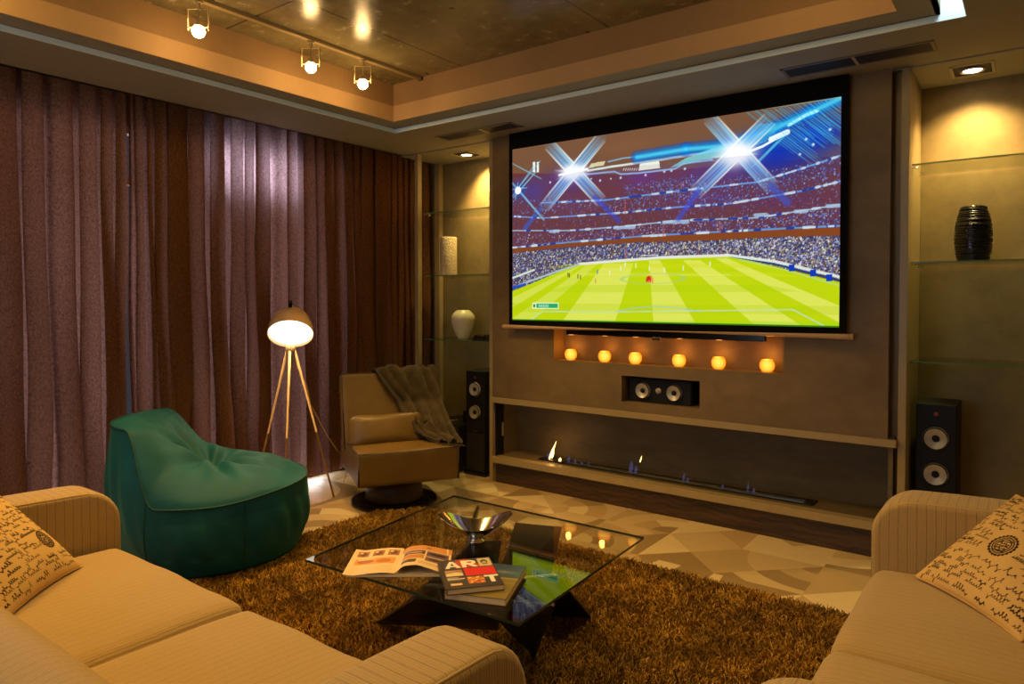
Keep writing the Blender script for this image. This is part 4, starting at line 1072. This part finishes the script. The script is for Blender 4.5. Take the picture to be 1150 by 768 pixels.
# fruit bowl of bent polished steel
bw = empty('steel_bowl', (-1.985, 2.375, .4205), R(37), 'curved polished steel bowl standing at the centre of the glass table', 'bowl')
n1, n2 = 60, 40; Pb = np.zeros((n1, n2, 3))
for i in range(n1):
    a = 2 * PI * i / n1
    for j in range(n2):
        s_ = j / (n2 - 1); x = .165 * s_ * math.cos(a); y = .125 * s_ * math.sin(a)
        sq = (abs(math.cos(a)) ** 3 + abs(math.sin(a)) ** 3) ** (-1 / 3.)
        x *= sq ** .8; y *= sq ** .8
        rn = math.hypot(x / .165, y / .125); z = .006 + .062 * rn ** 1.15 + .050 * (abs(x) / .165) ** 2.2 - .012 * (y / .125)
        Pb[i, j] = (x, y, z)
o = link('dish', grid_mesh('dish', Pb, closed_u=True), plain('mirror_steel', (.66, .60, .52), .13, 1), bw)
sd = o.modifiers.new('t', 'SOLIDIFY'); sd.thickness = .003
obj('foot', lathe(BM(), [(.045, 0), (.043, .004), (.030, .010), (.03, .014)], 28), M['chrome'], bw, smooth=True)

# books on the table
def book(name, loc, rz, w, h, t, front, lb, spine, pages, cat='book'):
    b = empty(name, loc, rz, lb, cat)
    obj('pages', bx(-w / 2 + .002, w / 2 - .002, -h / 2 + .002, h / 2 - .002, .0025, t - .0025), pages, b)
    bm = BM(); box(bm, -w / 2, w / 2, -h / 2, h / 2, 0, .002); box(bm, -w / 2 - .001, -w / 2 + .001, -h / 2, h / 2, 0, t - .0005)
    obj('back_cover', bm, spine, b)
    H0, W0 = front.a.shape[:2]; P = np.zeros((H0, W0, 3)); P[..., 0] = np.linspace(-w / 2, w / 2, W0)[None]; P[..., 1] = np.linspace(h / 2, -h / 2, H0)[:, None]; P[..., 2] = t
    obj('front_board', bx(-w / 2, w / 2, -h / 2, h / 2, t - .002, t - .0004), spine, b)
    link('front_cover', grid_mesh('front_cover', P[::-1], front.lin()[::-1], smooth=False), m_paint(name + '_print', .35, .5, .3), b)
    return b
pg = plain('book_paper', rgb(232, 208, 160), .8)
art = Canvas(150, 190, (58, 46, 46))
art.rect(0, 0, 150, 62, (60, 52, 62)); art.poly([(48, 6), (78, 0), (120, 60), (40, 62)], (196, 70, 50), .9)
W = (248, 240, 222)
def LA(x, y, w, h, t): art.poly([(x, y + h), (x + w * .38, y), (x + w * .62, y), (x + w, y + h), (x + w - t, y + h), (x + w * .5, y + t * .9), (x + t, y + h)], W); art.rect(x + w * .2, y + h * .62, x + w * .8, y + h * .62 + t * .7, W)
LA(14, 14, 44, 46, 12)
art.rect(62, 12, 74, 60, W); art.ell(86, 27, 18, 15, W); art.rect(66, 12, 86, 42, W); art.ell(86, 27, 7, 5, (196, 70, 50)); art.poly([(78, 40), (92, 38), (106, 60), (92, 60)], W)
art.rect(110, 6, 146, 60, (214, 192, 150)); art.ell(127, 30, 10, 14, (70, 56, 48)); art.ell(127, 34, 6, 9, (200, 180, 150)); art.line((120, 26), (134, 26), 2, (30, 26, 24)); art.line((122, 46), (133, 46), 4, (40, 34, 30))
art.rect(62, 66, 146, 116, (222, 28, 40)); art.rect(10, 74, 56, 112, (190, 150, 110)); art.poly([(10, 96), (34, 84), (56, 98), (56, 112), (10, 112)], (232, 206, 170)); art.line((12, 92), (54, 80), 3, (90, 70, 60))
art.rect(10, 120, 40, 124, (200, 190, 170)); art.rect(10, 128, 56, 134, (226, 216, 196)); art.rect(10, 137, 46, 140, (150, 140, 120)); art.rect(14, 158, 44, 170, (240, 200, 160))
art.rect(62, 124, 106, 166, (200, 120, 60))
for k in range(26): art.ell(rng.uniform(64, 104), rng.uniform(126, 164), 4, 3, [(240, 190, 60), (220, 70, 30), (250, 220, 150), (150, 50, 30)][k % 4])
art.rect(108, 122, 146, 132, W); art.rect(121, 122, 133, 166, W)
land = Canvas(150, 190, (94, 92, 40))
for k in range(190): land.rect(0, k, 150, k + 1, (40 + k // 3, 62 + k // 3, 104 - k // 6) if k < 80 else (120 + (k % 7) * 3, 104 + (k % 5) * 3, 36))
land.ell(100, 46, 60, 14, (170, 170, 170), .5, soft=1); land.rect(0, 78, 150, 84, (170, 140, 70)); land.line((30, 150), (140, 146), 3, (190, 180, 110)); land.line((10, 120), (150, 104), 2, (160, 160, 60))
zt_ = .4205
book('coffee_table_book', (-1.632, 2.02, zt_), R(22), .228, .31, .026, land, 'thick landscape picture book lying under the red titled book', plain('olive_board', rgb(120, 96, 60), .5), pg)
book('art_book', (-1.690, 1.985, zt_ + .0265), R(50), .208, .275, .022, art, 'book with ART cover and red block, topmost of the stack', plain('grey_board', rgb(86, 70, 60), .5), pg)

# open magazine
def page(cv, left):
    cv.a[:] = np.array((236, 206, 160)) / 255.
    if left:
        for x in (12, 50, 88): cv.rect(x, 14, x + 28, 50, (168, 110, 70)); cv.ell(x + 14, 32, 9, 12, (110, 70, 50)); cv.rect(x + 4, 18, x + 12, 30, (230, 190, 150))
        cv.rect(14, 66, 112, 104, (226, 158, 80)); cv.ell(40, 84, 20, 12, (180, 110, 50)); cv.ell(84, 86, 18, 12, (200, 120, 60)); cv.rect(20, 70, 60, 74, (250, 220, 170))
        for k in range(7): cv.rect(14, 116 + k * 7, 112, 118 + k * 7, (190, 160, 120), .7)
    else:
        cv.rect(0, 0, 124, 40, (214, 148, 90)); cv.rect(8, 44, 60, 74, (98, 74, 76)); cv.rect(64, 44, 118, 84, (116, 86, 92)); cv.rect(8, 78, 60, 108, (206, 136, 66)); cv.rect(64, 88, 118, 118, (132, 96, 90))
        cv.ell(90, 62, 22, 7, (50, 38, 40)); cv.ell(34, 60, 20, 6, (190, 150, 140)); cv.ell(90, 102, 20, 6, (60, 44, 44)); cv.rect(10, 114, 44, 138, (90, 66, 66)); cv.ell(66, 20, 6, 3, (60, 40, 30)); cv.rect(50, 130, 118, 134, (190, 140, 100)); cv.rect(50, 140, 110, 143, (190, 140, 100))
mg = empty('open_magazine', (-2.05, 1.972, zt_), R(38), 'open glossy magazine lying on the left corner of the glass table', 'magazine')
mp = m_paint('magazine_print', .4, .4, .15)
prof_l = ([0, .25, .5, .8, 1], [.016, .020, .016, .008, .014]); prof_r = ([0, .15, .4, .7, 1], [.014, .036, .040, .024, .008])
for left in (1, 0):
    cvp = Canvas(124, 165); page(cvp, left); H0, W0 = 165, 124
    s_ = np.linspace(0, 1, W0); px_, pz = (prof_l if left else prof_r); ts = np.linspace(0, 1, 200)
    zc = np.interp(s_, px_, pz); zc = np.convolve(np.pad(zc, 8, 'edge'), np.ones(17) / 17, 'valid')
    w = .205; xs_ = (-s_ if left else s_) * w
    yy = np.linspace(.135, -.135, H0)
    P = np.zeros((H0, W0, 3)); P[..., 0] = xs_[None]; P[..., 1] = yy[:, None]; P[..., 2] = zc[None] * (1 + .25 * np.linspace(-1, 1, H0)[:, None] * (0 if left else 1))
    img = cvp.lin()
    if left: img = img[:, ::-1]
    o = link('page', grid_mesh('page', P[::-1] if not left else P, img[::-1] if not left else img), mp, mg)
    bm = BM()
    for k in range(W0 // 6 - 1):
        a, b_ = xs_[k * 6], xs_[k * 6 + 6]
        if a > b_: a, b_ = b_, a; zl, zr = zc[k * 6 + 6], zc[k * 6]
        else: zl, zr = zc[k * 6], zc[k * 6 + 6]
        v = [bm.verts.new(p) for p in ((a, -.133, .001), (b_, -.133, .001), (b_, .133, .001), (a, .133, .001), (a, -.133, max(.0015, min(zl, .012) - .001)), (b_, -.133, max(.0015, min(zr, .012) - .001)), (b_, .133, max(.0015, min(zr, .012) - .001)), (a, .133, max(.0015, min(zl, .012) - .001)))]
        for f_ in ((0, 1, 2, 3), (4, 5, 6, 7), (0, 1, 5, 4), (2, 3, 7, 6)): bm.faces.new([v[i] for i in f_])
    obj('page_block', bm, pg, mg)

# ------------------------------------------------------------------ sofas
def arm_mesh(x0, x1, dep, h, rc=.15, z0=.05):
    """slab arm: outline in y,z with rounded upper front corner"""
    pts = [(dep, z0), (.015, z0)]
    pts += [(.0 + .0, z0 + .02), (0, h - rc)]
    for k in range(1, 9):
        a = PI / 2 * k / 8; pts.append((rc - rc * math.cos(a), h - rc + rc * math.sin(a)))
    for k in range(1, 12): t_ = k / 12; pts.append((rc + (dep - rc) * t_, h + .012 * math.sin(PI * t_)))
    pts.append((dep, h))
    bm = BM(); A_ = [bm.verts.new((x0, y, z)) for y, z in pts]; B_ = [bm.verts.new((x1, y, z)) for y, z in pts]
    bm.faces.new(A_); bm.faces.new(B_[::-1])
    for i in range(len(pts)): j = (i + 1) % len(pts); bm.faces.new((A_[i], B_[i], B_[j], A_[j]))
    return bm, pts
def sofa(loc, rz, W, dep, aw, ah, seam, lb, back_h=.72):
    s = empty('sofa', loc, rz, lb, 'sofa')
    for x0, x1 in ((0, aw), (W - aw, W)):
        bm, pts = arm_mesh(x0, x1, dep, ah)
        a = obj('arm', bm, M['armfab'], s, smooth=True, bevel=.04, seg=6)
        bm = BM()
        for x, d in ((x0, .012), (x1, -.012)):
            off = [(x + (.010 if d > 0 else -.010), y + (.008 if y < .2 else 0), z - .008) for y, z in pts[2:]]
            tube(bm, off, .005, 6)
        obj('arm_piping', bm, M['pipe'], a, smooth=True)
    obj('frame', bx(aw - .01, W - aw + .01, .055, dep - .02, .06, .30), M['seatfab'], s, bevel=.02, seg=3)
    obj('back', xf(soft_box((W - 2 * aw) / 2 + .01, .06, (back_h - .1 - .06) / 2, .05, 0, 10), Matrix.Translation((W / 2, dep - .06, .06 + (back_h - .16) / 2))), M['seatfab'], s, smooth=True)
    edges = [aw + .003, seam, W - aw - .003]
    for a, b_ in zip(edges[:-1], edges[1:]):
        w = (b_ - a) / 2 - .002
        bm = soft_box(w, .37, .095, .052, .030, 18, .008, .006, a)
        obj('seat_cushion', shift(bm, (a + b_) / 2, .385, .365), M['seatfab'], s, smooth=True)
        bm = soft_box(w, .095, .165, .07, .012, 16, .02, .008, a + 3)
        obj('back_cushion', xf(bm, Matrix.Translation(((a + b_) / 2, .80, .575)) @ Matrix.Rotation(R(-10), 4, 'X')), M['seatfab'], s, smooth=True)
    bm = BM()
    for x in (.06, W - .06):
        for y in (.08, dep - .08): obj('foot', lathe(BM(), [(.02, 0), (.026, .06)], 12, Matrix.Translation((x, y, 0))), M['black'], s)
    return s
sofa((-.955, 1.345, .0125), PI, 2.32, 1.02, .205, .70, 1.155, 'beige ribbed sofa at lower left with one patterned pillow')
sofa((-.495, 3.205, .0125), -PI / 2, 1.95, .98, .22, .725, 1.0, 'beige ribbed sofa at the right, beside the fireplace wall')

# patterned throw pillows
def pillow(A_, B_, up, size, seed, lb, ink, medal, nm='patterned_pillow'):
    """A_,B_: lower corners of the visible face; up: leaning direction"""
    A_, B_, up = Vector(A_), Vector(B_), Vector(up).normalized()
    ex = (B_ - A_).normalized(); up = (up - ex * up.dot(ex)).normalized(); nz = ex.cross(up)
    if nz.dot(Vector((0, 0, CAMH)) - A_) < 0: nz = -nz
    c = A_ + ex * size / 2 + up * size / 2
    n = 230; uu = np.linspace(-1, 1, n); U, V = np.meshgrid(uu, uu, indexing='ij')
    pin = 1 - .07 * (1 - V ** 2); pin2 = 1 - .07 * (1 - U ** 2)
    Xl = U * size / 2 * pin; Yl = V * size / 2 * pin2
    th_ = .075 * ((1 - np.abs(U) ** 2.4) * (1 - np.abs(V) ** 2.4)) ** .55
    th_ = th_ + .004 * np.sin(U * 9 + V * 4) * (1 - U ** 2) * (1 - V ** 2)
    cvp = Canvas(n, n, (206, 170, 110)); r_ = np.random.default_rng(seed)
    y = 14
    while y < n - 4:
        h_ = r_.choice([6, 7, 9, 13]); x = r_.uniform(4, 18)
        while x < n - 12:
            w = r_.uniform(14, 46)
            if not (medal and math.hypot(x + w / 2 - medal[0], y - medal[1]) < medal[2] + 14): scribble(cvp, x, y, min(w, n - 6 - x), h_, r_.choice([.9, 1.2, 1.7]), ink, r_)
            x += w + r_.uniform(4, 16)
        y += h_ * 1.25 + r_.uniform(1, 4)
    mx_, my_, mr = medal
    for k in (1, .8, .62): cvp.ell(mx_, my_, mr * k, mr * k * .9, ink, 1, ring=1.1)
    for k in range(22): a = 2 * PI * k / 22; cvp.ell(mx_ + mr * 1.02 * math.cos(a), my_ + mr * .92 * math.sin(a), 2.4, 2.4, ink)
    for k in range(5): scribble(cvp, mx_ - mr * .5, my_ - mr * .35 + k * mr * .22, mr, mr * .16, 1.1, ink, r_)
    e0, e1 = np.array(ex), np.array(up); e2 = np.array(nz)
    p = empty(nm, c, 0, lb, 'pillow')
    def world(Xl, Yl, Zl): return Xl[..., None] * e0 + Yl[..., None] * e1 + Zl[..., None] * e2
    front = np.transpose(cvp.lin()[::-1], (1, 0, 2))
    if False: pass
    o = link('front_cover', grid_mesh('front_cover', world(Xl, Yl, th_), front), pmat, p)
    st_ = slice(None, None, 5)
    link('back_cover', grid_mesh('back_cover', world(Xl[st_, st_], Yl[st_, st_], -th_[st_, st_])), pback, p)
    k_ = list(range(0, n, 6)); ring = [(U_, V_) for U_, V_ in [(0, 0)]]
    edge_ = [world(Xl[i, 0], Yl[i, 0], np.array(0.)) for i in k_] + [world(Xl[-1, i], Yl[-1, i], np.array(0.)) for i in k_] + [world(Xl[i, -1], Yl[i, -1], np.array(0.)) for i in k_[::-1]] + [world(Xl[0, i], Yl[0, i], np.array(0.)) for i in k_[::-1]]
    obj('seam', tube(BM(), [tuple(q_.reshape(-1)) for q_ in edge_], .003, 5), pback, p, smooth=True)
    return p
pm = MT('printed_linen'); at = pm.n('Attribute', attribute_name='paint'); nn = pm.noise(pm.obj(), 240, 2)
pm.p(Base_Color=at.outputs['Color'], Roughness=.85, Specular_IOR_Level=.15); pm.bump(nn, .3, .002); pmat = pm.m
pback = plain('ochre_linen', rgb(202, 162, 100), .85)
pillow((-2.84, 1.10, .50), (-2.52, .74, .50), (-.62, -.32, .62), .47, 5, 'ochre pillow printed with black script, on the left sofa', (36, 26, 14), (52, 160, 20))
pillow((-.33, 2.86, .50), (-.0, 2.48, .50), (.62, .34, .52), .48, 9, 'ochre pillow printed with black script, on the right sofa', (30, 24, 16), (116, 122, 24))

# ------------------------------------------------------------------ lights
def spot(loc, tgt, power, size=100, blend=.6, c=(1, .62, .28), rad=.03):
    l = bpy.data.lights.new('spot', 'SPOT'); l.energy = power; l.spot_size = R(size); l.spot_blend = blend; l.color = c; l.shadow_soft_size = rad
    o = bpy.data.objects.new('spot_light', l); col.objects.link(o); o.location = loc
    o.rotation_euler = (Vector(tgt) - Vector(loc)).to_track_quat('-Z', 'Y').to_euler(); return o
def point(loc, power, c=(1, .6, .25), rad=.03):
    l = bpy.data.lights.new('point', 'POINT'); l.energy = power; l.color = c; l.shadow_soft_size = rad
    o = bpy.data.objects.new('point_light', l); col.objects.link(o); o.location = loc; return o
def area(loc, tgt, power, sx, sy, c):
    l = bpy.data.lights.new('area', 'AREA'); l.shape = 'RECTANGLE'; l.size = sx; l.size_y = sy; l.energy = power; l.color = c
    o = bpy.data.objects.new('area_light', l); col.objects.link(o); o.location = loc
    o.rotation_euler = (Vector(tgt) - Vector(loc)).to_track_quat('-Z', 'Y').to_euler(); return o
WARM = (1, .60, .17)
for y in (1.985, 2.705, 3.12): spot((-3.545, y, 2.87), (-2.3, y - .1, 0), 80, 110, .8, WARM)
for x, y, tx, ty in ((-3.58, .9, -2.4, .9), (-3.58, .2, -2.2, .6)): spot((x, y, 2.93), (tx, ty, 0), 70, 110, .8, (1, .53, .12))
for x, y, tx, ty, p in ((-.85, 2.8, -1.6, 2.4, 16), (-.85, 2.0, -1.7, 2.1, 28), (-.85, .8, -1.4, 1.0, 36)): spot((x, y, 2.93), (tx, ty, 0), p, 120, .8, (1, .66, .22))
for x, y, p in ((-.85, 3.05, 3.5), (-.85, 1.6, 5), (-3.58, .9, 6), (-3.58, -.0, 6)): point((x, y, 2.93), p, WARM, .035)
spot((-4.0, 4.76, 2.77), (-3.86, 4.96, 2.1), 105, 115, .9, (1, .66, .26), .04)
spot((-.29, 4.72, 2.77), (-.27, 4.95, 1.7), 85, 115, .9, (1, .66, .26), .04)
lp = L + Vector(ctr) + nrm * .05; spot(lp, lp + nrm, 8, 150, .6, (1, .70, .38), .06)
for x, lb, _ in cxs: point((x, 4.49, 1.145), .42, (1, .38, .06), .02)
point((-3.05, 4.56, .34), .6, (1, .5, .15), .02)
# daylight behind the curtains, and cool light added at the unseen rear window
area((XL - .2, 1.43, 1.4), (XL, 1.43, 1.4), 380, 1.86, 2.6, (1, .90, .86)); area((XL - .2, 3.19, 1.4), (XL, 3.19, 1.4), 320, 1.46, 2.6, (1, .90, .88))
area((-2.3, YF - .15, 1.7), (-2.3, 0, 1.9), 11, 1.9, 1.5, (.55, .84, 1))
area((-.313, 3.55, 2.97), (-.313, 3.83, 2.93), 1.2, .08, .08, (.80, .95, 1))
wd = bpy.data.worlds.new('sky'); sc.world = wd; wd.use_nodes = True
wd.node_tree.nodes['Background'].inputs[0].default_value = (.55, .68, .9, 1); wd.node_tree.nodes['Background'].inputs[1].default_value = 1.6

sc.view_settings.view_transform = 'Standard'; sc.view_settings.look = 'None'; sc.view_settings.gamma = 1
sc.view_settings.use_curve_mapping = False; sc.view_settings.exposure = .14
sc.cycles.use_denoising = True
sc.cycles.max_bounces = 8; sc.cycles.transparent_max_bounces = 12; sc.cycles.sample_clamp_indirect = 6
